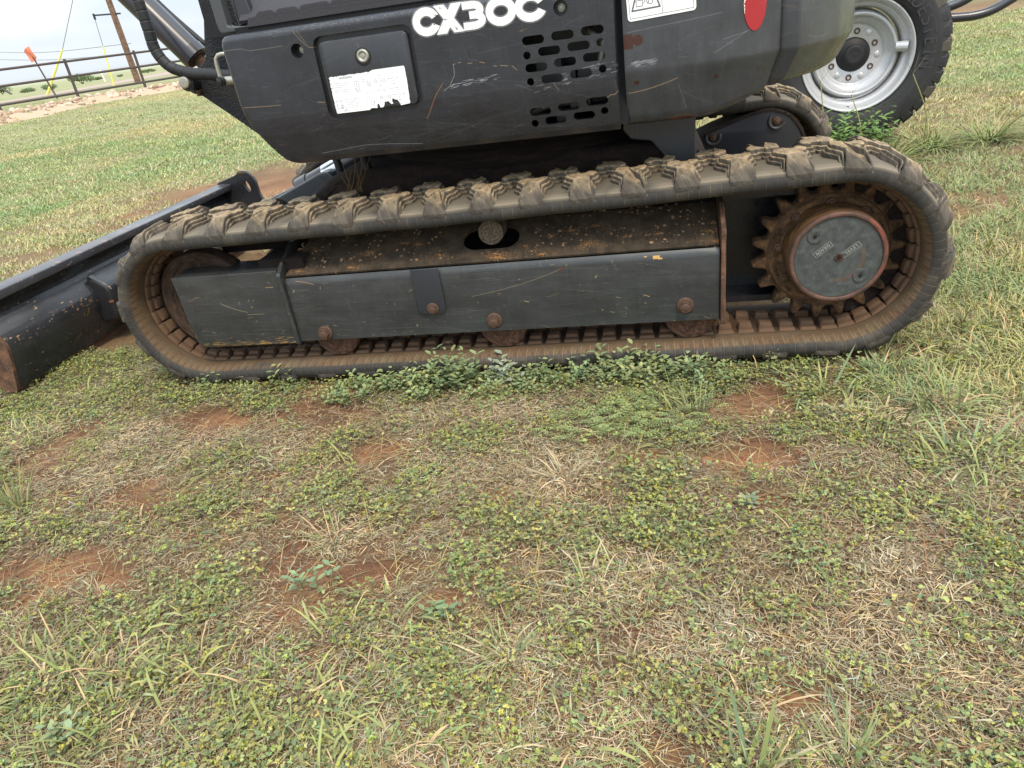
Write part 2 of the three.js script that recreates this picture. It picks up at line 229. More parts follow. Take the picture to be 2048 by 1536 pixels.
{
  const wood = new THREE.MeshStandardMaterial({ name: 'weathered pole wood', roughness: 0.9, map: (() => { const [c, x] = canvas(128, 1024), R = rng(8); mottled(c, x, 128, 1024, [118, 92, 76], 0.4, 8, 22); scratches(x, 128, 1024, R, 260, '58,42,34', 0.2, 0.7, 60, 420, Math.PI / 2, 0.04, 1.4); return tex(c, true, [2, 3]); })() });
  const [x, z] = [-33.27, -46.96], p = thing('utility_pole', 'brown wooden utility pole behind the pipe fence', 'utility pole', [x, 0, z]);
  part('pole_trunk', cyl([0, 0, 0], [-0.2, 12, 0.1], 0.20, 0.15, 18), wood, p);
  const q = [-32.83, 4.117, -46.9], e = [-34.75, 4.243, -46.9], loc = (a) => [a[0] - x, a[1], a[2] - z];
  part('standoff_arm', join([cyl(loc(q), loc(e), 0.05, 0.05, 8), cyl([e[0] - x, e[1] - 0.25, e[2] - z], [e[0] - x, e[1] + 0.1, e[2] - z], 0.07, 0.07, 8)]), M.black, p);
  const top = [-0.15, 11.5, 0.08], wire = new THREE.MeshStandardMaterial({ color: 0x8b9096, roughness: 0.6 }), yellow = new THREE.MeshStandardMaterial({ name: 'yellow plastic sleeve', color: 0xe6e070, roughness: 0.6 });
  const g1 = [-42.15, -48.93], w1 = [-39.56, 2.655, -48.9], t1 = [-35.82, 5.842, -47.4], b1 = [g1[0] - x, 0, g1[1] - z];
  part('guy_wire', join([cyl(loc(w1), loc(t1), 0.022, 0.022, 6), cyl(loc(t1), top, 0.022, 0.022, 6)]), wire, p); part('wire_guard', cyl(b1, loc(w1), 0.09, 0.06, 10), yellow, p);
  const g2 = [-36.1, -48.22], w2 = [-35.69, 2.495, -48], b2 = [g2[0] - x, 0, g2[1] - z];
  part('guy_wire', cyl(loc(e), loc(w2), 0.02, 0.02, 6), wire, p); part('wire_guard', cyl(b2, loc(w2), 0.055, 0.045, 10), yellow, p);
  for (const [a, b, k] of [[[-86.26, 5.61, -90], [-48.96, 3.079, -70], 0], [[-86.78, 4.71, -90], [-45.57, 2.14, -70], 1]]) tag(part('power_line', sweep([a, [(a[0] + b[0]) / 2, (a[1] + b[1]) / 2 - 0.5, (a[2] + b[2]) / 2], b], 0.035, 5, false, 12), wire, scene), k ? 'lower of two thin grey power lines crossing the sky' : 'upper of two thin grey power lines crossing the sky', 'power line');
}
{
  const [x, z] = [-30.76, -36.31], t = [-31.31, 2.458, -36.3], s = thing('marker_stake', 'leaning thin stake with an orange flag behind the pipe fence', 'marker flag', [x, 0, z]), L = (a, b, k) => a + (b - a) * k, top = [t[0] - x, t[1], t[2] - z];
  part('stake', cyl([0, 0, 0], top, 0.045, 0.035, 8), M.pipe, s);
  const g = new THREE.PlaneGeometry(0.5, 0.62, 6, 6), p = g.attributes.position; for (let i = 0; i < p.count; i++) p.setZ(i, Math.sin(p.getX(i) * 9 + p.getY(i) * 4) * 0.07);
  g.rotateZ(0.45); g.computeVertexNormals(); g.translate(top[0] * 0.93, top[1] * 0.90, top[2] + 0.06);
  part('flag', g, new THREE.MeshPhysicalMaterial({ name: 'orange flag cloth', color: 0xe58468, roughness: 0.9, side: THREE.DoubleSide, transmission: 0.3 }), s);
  const a = [-73.61, -80.03], b = [-80.41, 5.154, -88]; tag(part('thin_post', cyl([a[0], 0, a[1]], [b[0], b[1], a[1]], 0.11, 0.09, 8), M.pipe, scene), 'thin grey distant post beyond the fence at far left', 'post');
  const c = [-56.8, -74.76]; tag(part('marker_post', join([cyl([c[0], 0, c[1]], [c[0] - 0.15, 1.1, c[1]], 0.07, 0.07, 10), lathe([[0.075, 0], [0.06, 0.05], [0.001, 0.07]], [c[0] - 0.15, 1.1, c[1]], 'y', 10)]), new THREE.MeshStandardMaterial({ color: 0xe9e4d6, roughness: 0.6 }), scene), 'short white marker post between pole and bush', 'marker post');
}
// leaf-cloud shrubs far out in the field
const LEAF = new THREE.MeshPhysicalMaterial({ name: 'leaves', vertexColors: true, roughness: 0.9, side: THREE.DoubleSide, transmission: 0.25, specularIntensity: 0.4 });
function shrub(px, w, h, label, seed) {
  const R = rng(seed), s = thing('shrub', label, 'bush', [px[0], 0, px[1]], null), P = [], C = [], I = [];
  const lobes = Array.from({ length: 9 }, () => [(R() - 0.5) * w * 0.8, h * (0.35 + 0.4 * R()), (R() - 0.5) * w * 0.5, w * (0.16 + 0.14 * R())]);
  for (let i = 0; i < 1500; i++) {
    const l = lobes[Math.floor(R() * 9)], a = R() * 6.283, b = Math.acos(2 * R() - 1), r = l[3] * (0.5 + 0.6 * R()), c = [l[0] + Math.sin(b) * Math.cos(a) * r, Math.max(0.03, l[1] + Math.cos(b) * r * h / w * 1.3), l[2] + Math.sin(b) * Math.sin(a) * r];
    const z = w * 0.035 * (0.6 + R()), u = V(R() - 0.5, R() - 0.5, R() - 0.5).normalize().multiplyScalar(z), v = V(R() - 0.5, R() - 0.5, R() - 0.5).normalize().multiplyScalar(z * 0.6), k = P.length / 3, t = R();
    P.push(c[0] - u.x, c[1] - u.y, c[2] - u.z, c[0] + v.x, c[1] + v.y, c[2] + v.z, c[0] + u.x, c[1] + u.y, c[2] + u.z, c[0] - v.x, c[1] - v.y, c[2] - v.z); I.push(k, k + 1, k + 2, k, k + 2, k + 3);
    const q = mix3([0.13, 0.19, 0.09], [0.24, 0.30, 0.15], t); for (let e = 0; e < 4; e++) C.push(...q);
  }
  const g = new THREE.BufferGeometry(); g.setAttribute('position', new THREE.Float32BufferAttribute(P, 3)); g.setAttribute('color', new THREE.Float32BufferAttribute(C, 3)); g.setIndex(I); g.computeVertexNormals();
  part('foliage', g, LEAF, s); part('stem', join([0, 1, 2].map((i) => cyl([0, 0, 0], [(i - 1) * w * 0.25, h * 0.55, (R() - 0.5) * w * 0.2], w * 0.02, w * 0.008, 6))), M.rust, s);
}
shrub([-67.92, -85.24], 2.6, 1.25, 'largest green bush in the far field, just right of the fence post', 41);
shrub([-60.21, -70.34], 1.6, 0.6, 'low bush in the far field behind the yellow wire guard', 42);
shrub([-68.78, -77.2], 1.5, 0.45, 'small isolated bush in the field left of the yellow guard', 43);
shrub([-87.8, -93.93], 2.2, 1.1, 'grey green bush at the left edge of the field', 44);
shrub([-85.13, -110.5], 2.0, 0.4, 'low spreading bush right beside the largest bush', 45);
shrub([-75.41, -109.5], 2.2, 0.5, 'small bush in the field right of the utility pole', 46);
shrub([-79.81, -108.7], 1.2, 0.35, 'tiny bush in the field just left of the utility pole', 47);
// rubble row along the fence
{
  const R = rng(77), line = [[-18.76, -18.45], [-18.28, -19.03], [-19.52, -22.49], [-19.35, -24.81], [-17.46, -25.99], [-16.78, -27.28]], mats = [[0.44, 0.35, 0.26], [0.36, 0.26, 0.18], [0.50, 0.42, 0.33]].map((c) => new THREE.MeshStandardMaterial({ name: 'pale limestone', color: new THREE.Color().setRGB(...c), roughness: 0.95 }));
  const geos = [0, 1, 2, 3].map((k) => { const g = mergeVertices(strip(new THREE.IcosahedronGeometry(1, 2)).deleteAttribute('uv').deleteAttribute('normal')), p = g.attributes.position; for (let i = 0; i < p.count; i++) { const s = 0.72 + 0.5 * noise(p.getX(i) * 1.6 + k * 9, p.getY(i) * 1.6, p.getZ(i) * 1.6 + 3.3); p.setXYZ(i, p.getX(i) * s, p.getY(i) * s * 0.62, p.getZ(i) * s * 0.85); } g.computeVertexNormals(); return g; });
  let first;
  for (let i = 0; i < 280; i++) {
    const t = R() * 4.98, k = Math.floor(t), f = t - k, a = line[k], b = line[k + 1], sp = (R() + R() - 1) * 0.75, l = Math.hypot(b[0] - a[0], b[1] - a[1]), x = mix(a[0], b[0], f) - (b[1] - a[1]) / l * sp * 1.9, z = mix(a[1], b[1], f) + (b[0] - a[0]) / l * sp * 1.9, s = 0.05 + 0.12 * R() * R();
    const m = first ? first.clone() : new THREE.Mesh(geos[0], mats[0]); first ??= m;
    m.geometry = geos[i % 4]; m.material = mats[Math.floor(R() * 3)]; m.name = numbered('rubble_rock'); m.position.set(x, 0.2 * (1 - Math.min(1, Math.abs(sp) / 0.75)) + s * 0.25, z); m.rotation.set(R() - 0.5, R() * 6, R() - 0.5); m.scale.setScalar(s);
    tag(m, 'pale limestone rock in the rubble row below the pipe fence', 'rock', 'rubble rocks below the pipe fence'); scene.add(m);
  }
  const fine = []; for (let k = 0; k + 1 < line.length; k++) for (let q = 0; q < 24; q++) fine.push([mix(line[k][0], line[k + 1][0], q / 24), mix(line[k][1], line[k + 1][1], q / 24)]);
  const P = [], I = [], N = 14; fine.forEach(([x, z], i) => { const a = fine[Math.max(0, i - 1)], b = fine[Math.min(fine.length - 1, i + 1)], l = Math.hypot(b[0] - a[0], b[1] - a[1]), nx = -(b[1] - a[1]) / l, nz = (b[0] - a[0]) / l; for (let k = 0; k <= N; k++) { const w = (k / N - 0.5) * 2.7 * (0.7 + 0.6 * noise(i * 0.16, 4)), h = Math.cos((k / N - 0.5) * Math.PI); P.push(x + nx * w, h * (0.08 + 0.2 * fbm(i * 0.3, k * 0.55, 0, 3)) - 0.012, z + nz * w); } if (i) for (let k = 0; k < N; k++) { const c = (N + 1) * i + k; I.push(c - N - 1, c - N, c, c, c - N, c + 1); } });
  const g = new THREE.BufferGeometry(); g.setAttribute('position', new THREE.Float32BufferAttribute(P, 3)); g.setIndex(I); g.computeVertexNormals(); tag(part('dirt_bank', g, new THREE.MeshStandardMaterial({ name: 'pale pink dirt', color: new THREE.Color().setRGB(0.40, 0.31, 0.21), roughness: 1 }), scene), null, null, null, 'structure');
  const bits = new THREE.InstancedMesh(geos[1], mats[1], 2600), mm = new THREE.Matrix4(), qq = new THREE.Quaternion(); for (let i = 0; i < 2600; i++) { const f = fine[Math.floor(R() * fine.length)], sp = R() + R() + R() - 1.5, s = 0.015 + 0.05 * R() * R(); qq.setFromEuler(new THREE.Euler(R() * 6, R() * 6, R() * 6)); mm.compose(V(f[0] + sp * 1.2, 0.2 * Math.max(0, 1 - Math.abs(sp)) + 0.01, f[1] + sp * 0.5 + (R() - 0.5) * 0.4), qq, V(s, s, s)); bits.setMatrixAt(i, mm); bits.setColorAt(i, new THREE.Color().setRGB(0.7 + 0.7 * R(), 0.7 + 0.65 * R(), 0.7 + 0.6 * R())); } bits.name = 'rubble_gravel'; tag(bits, 'small limestone gravel between the rubble rocks along the fence', 'gravel', null, 'stuff'); scene.add(bits);
}

// ---------------------------------------------------------------- the mini excavator
const T = -1.777, ZB = T - 0.15;          // outer face of the near track, centre of its belt
const ex = thing('mini_excavator', 'dark grey mini excavator with dusty rubber tracks and white lettering on its side panel', 'excavator');
const BELT = (() => {
  const C1 = [-1.352, 0.234], r1 = 0.236, C2 = [0.458, 0.25], r2 = 0.247, D = Math.hypot(C2[0] - C1[0], C2[1] - C1[1]), u = [(C2[0] - C1[0]) / D, (C2[1] - C1[1]) / D], k = (r1 - r2) / D, q = Math.sqrt(1 - k * k);
  const nt = [u[0] * k - u[1] * q, u[1] * k + u[0] * q], nb = [u[0] * k + u[1] * q, u[1] * k - u[0] * q], aT = Math.atan2(nt[1], nt[0]), aB = Math.atan2(nb[1], nb[0]), st = D * q;
  const arc2 = aT - aB, arc1 = 2 * Math.PI - arc2, L = 2 * st + arc2 * r2 + arc1 * r1;
  const at = (s) => { // clockwise from the left end of the top run: point, tangent, outward normal
    s = ((s % L) + L) % L; let n, c, r, e = 0;
    if (s < st) { n = nt; c = C1; r = r1; e = s; const sag = -0.006 * Math.sin(Math.PI * s / st); return { x: c[0] + n[0] * r + n[1] * e, y: c[1] + n[1] * r - n[0] * e + sag, n, t: [n[1], -n[0]] }; }
    if (s < st + arc2 * r2) { const a = aT - (s - st) / r2; n = [Math.cos(a), Math.sin(a)]; return { x: C2[0] + n[0] * r2, y: C2[1] + n[1] * r2, n, t: [n[1], -n[0]] }; }
    if (s < 2 * st + arc2 * r2) { e = s - st - arc2 * r2; n = nb; return { x: C2[0] + n[0] * r2 + n[1] * e, y: C2[1] + n[1] * r2 - n[0] * e, n, t: [n[1], -n[0]] }; }
    const a = aB - (s - 2 * st - arc2 * r2) / r1; n = [Math.cos(a), Math.sin(a)]; return { x: C1[0] + n[0] * r1, y: C1[1] + n[1] * r1, n, t: [n[1], -n[0]] };
  };
  return { L, at };
})();
const RUBBER = [0.030, 0.029, 0.028], TAN = [0.20, 0.150, 0.092], PALE = [0.26, 0.22, 0.165], GREYR = [0.075, 0.068, 0.058];
const NP = 40, PITCH = BELT.L / NP, NC = 96;
const beltBump = (() => { const [c, x] = canvas(64, 512); x.fillStyle = '#666'; x.fillRect(0, 0, 64, 512); x.fillStyle = '#fff'; x.fillRect(28, 512 * 0.0, 5, 512); x.fillRect(0, 512 * 0.235, 64, 6); return tex(c, false, [1, 1]); })();
const beltMap = (() => { const [c, x] = canvas(64, 512), R = rng(6); mottled(c, x, 64, 512, [158, 156, 152], 0.3, 6, 30); x.fillStyle = 'rgba(226,218,200,1)'; x.fillRect(28, 0, 6, 512); return tex(c, true, [1, 1]); })();
const beltMat = new THREE.MeshStandardMaterial({ name: 'dusty ribbed belt rubber', vertexColors: true, map: beltMap, roughness: 0.8, bumpMap: beltBump, bumpScale: 0.0028 });
function beltGeo() {
  // across (w, + is the near side) and outward (v); the ribs are raised only where v of the uv runs through the edge and the inner margin
  const prof = [[0.10, 0.002], [0.124, 0.000], [0.139, -0.005], [0.147, -0.013], [0.1505, -0.022], [0.1495, -0.032], [0.145, -0.040], [0.136, -0.044], [0.118, -0.046], [0.100, -0.047], [0.080, -0.047], [0.05, -0.046], [0, -0.046], [-0.05, -0.046], [-0.080, -0.047], [-0.118, -0.046], [-0.136, -0.044], [-0.145, -0.040], [-0.1505, -0.022], [-0.147, -0.013], [-0.139, -0.005], [-0.124, 0], [-0.10, 0.002], [0, 0.002]];
  const N = 640, K = prof.length, P = [], C = [], U = [], I = [];
  for (let i = 0; i <= N; i++) {
    const s = i / N * BELT.L, f = BELT.at(s);
    for (let j = 0; j <= K; j++) {
      const [w, v] = prof[j % K], wav = (noise(s * 9, w * 12 + 4) - 0.5) * 0.004 * (Math.abs(w) > 0.12 ? 1 : 0.4);
      P.push(f.x + f.n[0] * (v + wav), f.y + f.n[1] * (v + wav), ZB + w);
      const inner = v < -0.042, n = fbm(s * 14, w * 16 + 3, 0, 4), edge = Math.abs(w) > 0.139 && v < -0.008;
      let d = inner ? sstep(0.2, 0.55, n + 0.12) : edge ? 0.25 * sstep(0.45, 0.8, n) : sstep(0.25, 0.65, n + 0.15);
      let c = mix3(edge ? [0.040, 0.038, 0.036] : GREYR, inner ? mix3(TAN, [0.17, 0.10, 0.055], noise(s * 30, w * 30)) : PALE, d);
      if (inner && Math.abs(w) < 0.075) c = mix3([0.10, 0.058, 0.032], [0.16, 0.09, 0.05], n);
      c = c.map((q) => q * 1.9); C.push(...c); U.push(s / (PITCH / 5), j < 9 ? 0.0 + j / 24 : 0.02);
      U[U.length - 2] = (j >= 3 && j <= 9) ? s / (PITCH / 5) : 0.2;
    }
    if (i < N) for (let j = 0; j < K; j++) { const a = i * (K + 1) + j, b = a + K + 1; I.push(a, b, a + 1, a + 1, b, b + 1); }
  }
  const g = new THREE.BufferGeometry(); g.setAttribute('position', new THREE.Float32BufferAttribute(P, 3)); g.setAttribute('color', new THREE.Float32BufferAttribute(C, 3)); g.setAttribute('uv', new THREE.Float32BufferAttribute(U, 2)); g.setIndex(I); g.computeVertexNormals(); return g;
}
function swapYZ(g) { g = g.index ? g.toNonIndexed() : g; const p = g.attributes.position.array; for (let i = 0; i < p.length; i += 9) for (let k = 0; k < 3; k++) { const o = i + 3 * k, t = p[o + 1]; p[o + 1] = p[o + 2]; p[o + 2] = t; } for (let i = 0; i < p.length; i += 9) for (let c = 0; c < 3; c++) { const t = p[i + 3 + c]; p[i + 3 + c] = p[i + 6 + c]; p[i + 6 + c] = t; } g.deleteAttribute('normal'); g.computeVertexNormals(); return g; }
function lugGeo(seed, flip) {
  const R = rng(seed), top = [[-44, 20], [-36, 7], [-11, 6], [-10, 21], [9, 21], [10, 6], [26, 7], [36, 20], [33, 48], [20, 66], [21, 86], [24, 110], [29, 132], [33, 150], [-31, 150], [-28, 132], [-24, 110], [-22, 94], [-45, 50]].map(([a, b]) => [(a + (R() - 0.5) * 3) / 1000, (b + (b < 140 ? (R() - 0.5) * 3 : 0)) / 1000]);
  const grow = (pts, d) => pts.map((p, i) => { const n = pts.length, a = pts[(i + n - 1) % n], b = pts[(i + 1) % n], e1 = [p[0] - a[0], p[1] - a[1]], e2 = [b[0] - p[0], b[1] - p[1]], l1 = Math.hypot(...e1), l2 = Math.hypot(...e2), m = [e1[1] / l1 + e2[1] / l2, -(e1[0] / l1 + e2[0] / l2)], l = Math.hypot(...m) || 1; return [p[0] + m[0] / l * d, Math.min(0.1495, p[1] + m[1] / l * d)]; });
  const ccw = top.reduce((s, p, i) => { const q = top[(i + 1) % top.length]; return s + p[0] * q[1] - q[0] * p[1]; }, 0) > 0, d = ccw ? 1 : -1;
  const layer = (pts, z0, z1) => slab(roundShape(pts, 0.006), z0, z1, 0.0032, 3, 3);
  let g = join([layer(grow(top, 0.0125 * d), -0.006, 0.010), layer(grow(top, 0.0062 * d), 0.004, 0.0190), layer(top, 0.012, 0.0290)]);
  const p = g.attributes.position;
  for (let i = 0; i < p.count; i++) { const w = p.getY(i), v = p.getZ(i), dr = 0.036 * Math.pow(Math.max(0, (w - 0.088) / 0.062), 1.7); p.setZ(i, v - dr * (v > 0.0 ? 1 : 0.5) + (noise(p.getX(i) * 60 + seed, w * 60) - 0.5) * 0.003 * (v > 0.02 ? 1 : 0)); if (w > 0.13) p.setY(i, Math.min(w, 0.1515 - 0.35 * Math.max(0, v - dr + 0.004))); }
  g = swapYZ(g); if (flip) { g.rotateY(Math.PI); }
  planarUV(g, 0, 0.2, 0, 0.2, (x, y, z) => [x + seed * 0.37 + y * 0.6, z + seed * 0.21 + y * 0.8]);
  g = toCreasedNormals(g, 0.75);
  return tint(g, (x, y, z, ny) => {
    const n = fbm(x * 70 + seed * 3, z * 70, y * 70 + 1, 3), aw = Math.abs(z);
    const foot = sstep(0.098, 0.124, aw), up = sstep(0.45, 0.85, ny) * sstep(0.001, 0.024, y + foot * 0.03), pw = sstep(0.25, 0.6, n + 0.16);
    const rub = mix3([0.075, 0.070, 0.064], [0.15, 0.136, 0.114], n), tan = mix3([0.56, 0.40, 0.22], [0.46, 0.38, 0.27], noise(x * 90 + seed, z * 90));
    return mix3(mix3(rub, tan, clamp(0.92 * up * pw + 0.2 * n, 0, 1)), mix3([0.066, 0.062, 0.058], [0.13, 0.115, 0.095], n), foot * 0.9);
  });
}
const lugMat = (() => { const [c, x] = canvas(1024, 1024), [cb, xb] = canvas(1024, 1024), R = rng(44), W = 1024; mottled(c, x, W, W, [196, 192, 186], 0.5, 44, 46); mottled(cb, xb, W, W, [128, 128, 128], 1.3, 45, 20);
  for (let i = 0; i < 500; i++) { x.strokeStyle = `rgba(${R() > 0.5 ? '70,64,58' : '232,222,205'},${0.08 + 0.25 * R()})`; x.lineWidth = 1 + R() * 1.4; const a = R() * W, b = R() * W, l = 10 + R() * 60, t = (R() - 0.5) * 1.4; x.beginPath(); x.moveTo(a, b); x.lineTo(a + l * Math.cos(t), b + l * Math.sin(t)); x.stroke(); }
  for (let i = 0; i < 120; i++) { x.strokeStyle = xb.strokeStyle = 'rgba(40,36,32,0.8)'; x.lineWidth = 1.6; xb.lineWidth = 2; const a = R() * W, b = R() * W; for (const q of [x, xb]) { q.beginPath(); q.moveTo(a, b); q.lineTo(a + 14, b + 9); q.lineTo(a + 34, b + 4); q.stroke(); } }
  return new THREE.MeshStandardMaterial({ name: 'worn dusty lug rubber', vertexColors: true, map: tex(c, true, [1, 1]), bumpMap: tex(cb, false, [1, 1]), bumpScale: 0.0013, roughness: 0.88 }); })();
const lugN = [1, 2, 3, 4].map((s) => lugGeo(s, false)), lugF = [5, 6, 7, 8].map((s) => lugGeo(s, true));
const driveGeo = (() => { const b = (z0, z1, h, l) => { const g = slab(roundShape([[-l / 2, -0.044], [l / 2, -0.044], [l / 2 * 0.8, -0.044 - h], [-l / 2 * 0.8, -0.044 - h]], 0.004), z0, z1, 0.003, 2, 2); return g; };
  const g = toCreasedNormals(join([b(0.022, 0.052, 0.020, 0.040), b(-0.052, -0.022, 0.020, 0.040), b(0.050, 0.072, 0.010, 0.047), b(-0.072, -0.050, 0.010, 0.047), b(-0.07, 0.07, 0.004, 0.034)]), 0.5);
  return tint(g, (x, y, z) => mix3([0.07, 0.042, 0.026], [0.17, 0.098, 0.055], fbm(x * 60, z * 50 + 3, y * 60 + 1, 3))); })();
function frameAt(s, w = 0) { const f = BELT.at(s); return new THREE.Matrix4().makeBasis(V(f.t[0], f.t[1], 0), V(f.n[0], f.n[1], 0), V(0, 0, 1)).setPosition(f.x, f.y, ZB + w); }
const track = part('rubber_track', beltGeo(), beltMat, ex);
for (let i = 0; i < NP; i++) {
  for (const [geo, off] of [[lugN, 0.035], [lugF, 0.035 + PITCH / 2]]) { const m = new THREE.Mesh(geo[(i * 7 + 3) % 4], lugMat); m.name = 'lug'; m.applyMatrix4(frameAt(i * PITCH + off)); track.add(m); }
}
for (let i = 0; i < NC; i++) { const m = new THREE.Mesh(driveGeo, M.dusty); m.name = 'drive_lug'; m.applyMatrix4(frameAt((i + 0.3) * BELT.L / NC)); track.add(m); }
const farTrack = track.clone(); farTrack.position.z = -1.245; ex.add(farTrack);

// --- near track frame
const frameTex = paintTexture([52, 54, 55], 21, '190,150,90', 1.6, 2048, 1024, (x, R) => { specks(x, 2048, 1024, R, 500, '150,118,78', 0.5, 2.6, 0.6); scratches(x, 2048, 1024, R, 160, '206,170,100', 0.3, 0.9, 5, 40, 0.6, 3, 2); scratches(x, 2048, 1024, R, 300, '140,140,132', 0.08, 0.3, 60, 400, 0.02, 0.25, 1.6); for (let i = 0; i < 260; i++) { x.fillStyle = `rgba(190,146,76,${0.3 + 0.5 * R()})`; const u = R() * 0.2; x.fillRect((0.04 + u) * 2048, 1024 * (0.72 + 0.1 * R() ** 0.35), 4 + R() * 26, 1 + R() * 3); } x.fillStyle = 'rgba(205,160,80,0.85)'; x.fillRect(1806, 262, 22, 26); x.fillRect(1822, 280, 14, 12); x.fillRect(1778, 262, 9, 8); x.fillStyle = 'rgba(96,46,34,0.9)'; x.fillRect(1500, 306, 12, 16); x.strokeStyle = 'rgba(170,140,100,0.8)'; x.lineWidth = 2.2; x.beginPath(); x.moveTo(1190, 500); x.quadraticCurveTo(1370, 440, 1502, 318); x.stroke(); x.lineWidth = 3.4; x.strokeStyle = 'rgba(176,120,70,0.85)'; x.beginPath(); x.moveTo(556, 262); x.quadraticCurveTo(590, 270, 624, 300); x.stroke(); x.strokeStyle = 'rgba(176,166,120,0.8)'; x.lineWidth = 2.6; x.beginPath(); x.moveTo(240, 410); x.quadraticCurveTo(290, 480, 340, 510); x.moveTo(334, 532); x.lineTo(404, 534); x.stroke(); });
const frameMat = new THREE.MeshStandardMaterial({ name: 'scratched dark grey frame paint', map: frameTex, roughness: 0.55, roughnessMap: rough });
const dirtTop = (() => { const [c, x] = canvas(2048, 256), R = rng(12); mottled(c, x, 2048, 256, [66, 56, 44], 0.5, 12, 40); for (let k = 0; k < 26; k++) { const cx = R() * 2048, cy = 90 + R() * 150; for (let i = 0; i < 240; i++) { const a = R() * 7, r = R() * R(); x.fillStyle = `rgba(${R() > 0.3 ? '150,104,60' : '186,142,86'},${0.25 + 0.5 * R()})`; x.beginPath(); x.arc(cx + Math.cos(a) * r * 130, cy + Math.sin(a) * r * 55, 0.8 + 3 * R() * R(), 0, 7); x.fill(); } } return tex(c); })();
const dirtMat = new THREE.MeshStandardMaterial({ name: 'dirt caked steel', map: dirtTop, roughness: 0.95, bumpMap: grainBump, bumpScale: 0.002 });
function foldedPlate(x0, x1, prof) { // prof [y, z] from the bottom edge up; each quad strip with a rounded fold, 6 mm thick
  const P = [], I = [], U = [], th = 0.006, n = prof.length, N = 24; const nor = prof.map((p, i) => { const a = prof[Math.max(0, i - 1)], b = prof[Math.min(n - 1, i + 1)], l = Math.hypot(b[0] - a[0], b[1] - a[1]); return [-(b[1] - a[1]) / l, (b[0] - a[0]) / l]; });
  const ring = [...prof.map((p) => p), ...prof.map((p, i) => [p[0] - nor[i][0] * th, p[1] - nor[i][1] * th]).reverse()], K = ring.length;
  for (let i = 0; i <= N; i++) { const t = i / N, X = x0(0) !== undefined ? 0 : 0; for (let j = 0; j < K; j++) { const x = mix(x0(ring[j][0]), x1(ring[j][0]), t); P.push(x, ring[j][0], ring[j][1]); U.push((x + 1.45) / 1.65, (ring[j][0] - 0.05) / 0.34); } }
  for (let i = 0; i < N; i++) for (let j = 0; j < K; j++) { const a = i * K + j, b = i * K + (j + 1) % K; I.push(a, a + K, b, b, a + K, b + K); }
  for (const e of [0, N]) for (let j = 0; j < n - 1; j++) I.push(e * K + j, e * K + j + 1, e * K + K - 1 - j, e * K + j + 1, e * K + K - 2 - j, e * K + K - 1 - j);
  const g = new THREE.BufferGeometry(); g.setAttribute('position', new THREE.Float32BufferAttribute(P, 3)); g.setAttribute('uv', new THREE.Float32BufferAttribute(U, 2)); g.setIndex(I); return toCreasedNormals(g, 0.5);
}
const ZF = -1.807;
const yFold = (x) => 0.306 + (x + 1.04) * 0.0165;
part('side_plate', foldedPlate(() => -1.035, () => 0.172, [[0.117, ZF], [0.2, ZF], [0.292, ZF], [0.303, ZF - 0.003], [0.311, ZF - 0.010]]), frameMat, ex);
{ // sloping top of the beam, with the slot for the carrier roller
  const s = new THREE.Shape([new THREE.Vector2(-1.035, 0), new THREE.Vector2(0.172, 0), new THREE.Vector2(0.172, 0.155), new THREE.Vector2(-0.99, 0.155)]);
  const h = new THREE.Path(), a = -0.512, b = -0.352, r = 0.040, cy = 0.085; h.moveTo(a + r, cy - r); h.lineTo(b - r, cy - r); h.absarc(b - r, cy, r, -Math.PI / 2, Math.PI / 2); h.lineTo(a + r, cy + r); h.absarc(a + r, cy, r, Math.PI / 2, 1.5 * Math.PI); s.holes.push(h);
  const g = new THREE.ExtrudeGeometry(s, { depth: 0.006, bevelEnabled: false, curveSegments: 10 }); planarUV(g, -1.05, 0.19, 0, 0.155);
  g.rotateX(-1.065); g.translate(0, 0.313, ZF - 0.0145); part('beam_top', g, dirtMat, ex);
  part('beam_core', join([box(-1.03, 0.17, 0.13, 0.30, -1.98, -1.945), box(-1.30, 0.2, 0.36, 0.395, -2.07, -1.965)]), M.rustDark, ex);
}
part('front_cover', [planarUV(smooth(slab(roundShape([[-1.389, 0.341, 0.004], [-1.050, 0.341, 0.002], [-1.050, 0.113, 0.002], [-1.376, 0.115, 0.035]], 0.004), ZF - 0.002, ZF + 0.005, 0.0025, 3, 8)), -1.45, 0.2, 0.05, 0.39), planarUV(box(-1.386, -1.052, 0.334, 0.3402, ZF - 0.12, ZF - 0.0025), -1.45, 0.2, 0.05, 0.39)], frameMat, ex);
part('flange', [slab(roundShape([[0.108, 0], [0.330, 0.004], [0.352, -0.03], [0.392, -0.12], [0.385, -0.16], [0.36, -0.16], [0.2, -0.05], [0.108, -0.05]].map(([y, z]) => [z, y]), 0.008), -0.006, 0.006, 0.002).rotateY(-Math.PI / 2).translate(-1.043, 0, ZF + 0.010)], frameMat, ex);
part('flange', [slab(roundShape([[0.105, 0], [0.36, 0.0], [0.415, -0.07], [0.415, -0.16], [0.1, -0.1]].map(([y, z]) => [z, y]), 0.008), -0.006, 0.006, 0.002).rotateY(-Math.PI / 2).translate(0.181, 0, ZF + 0.012)], M.rust, ex, 'rusty end flange');
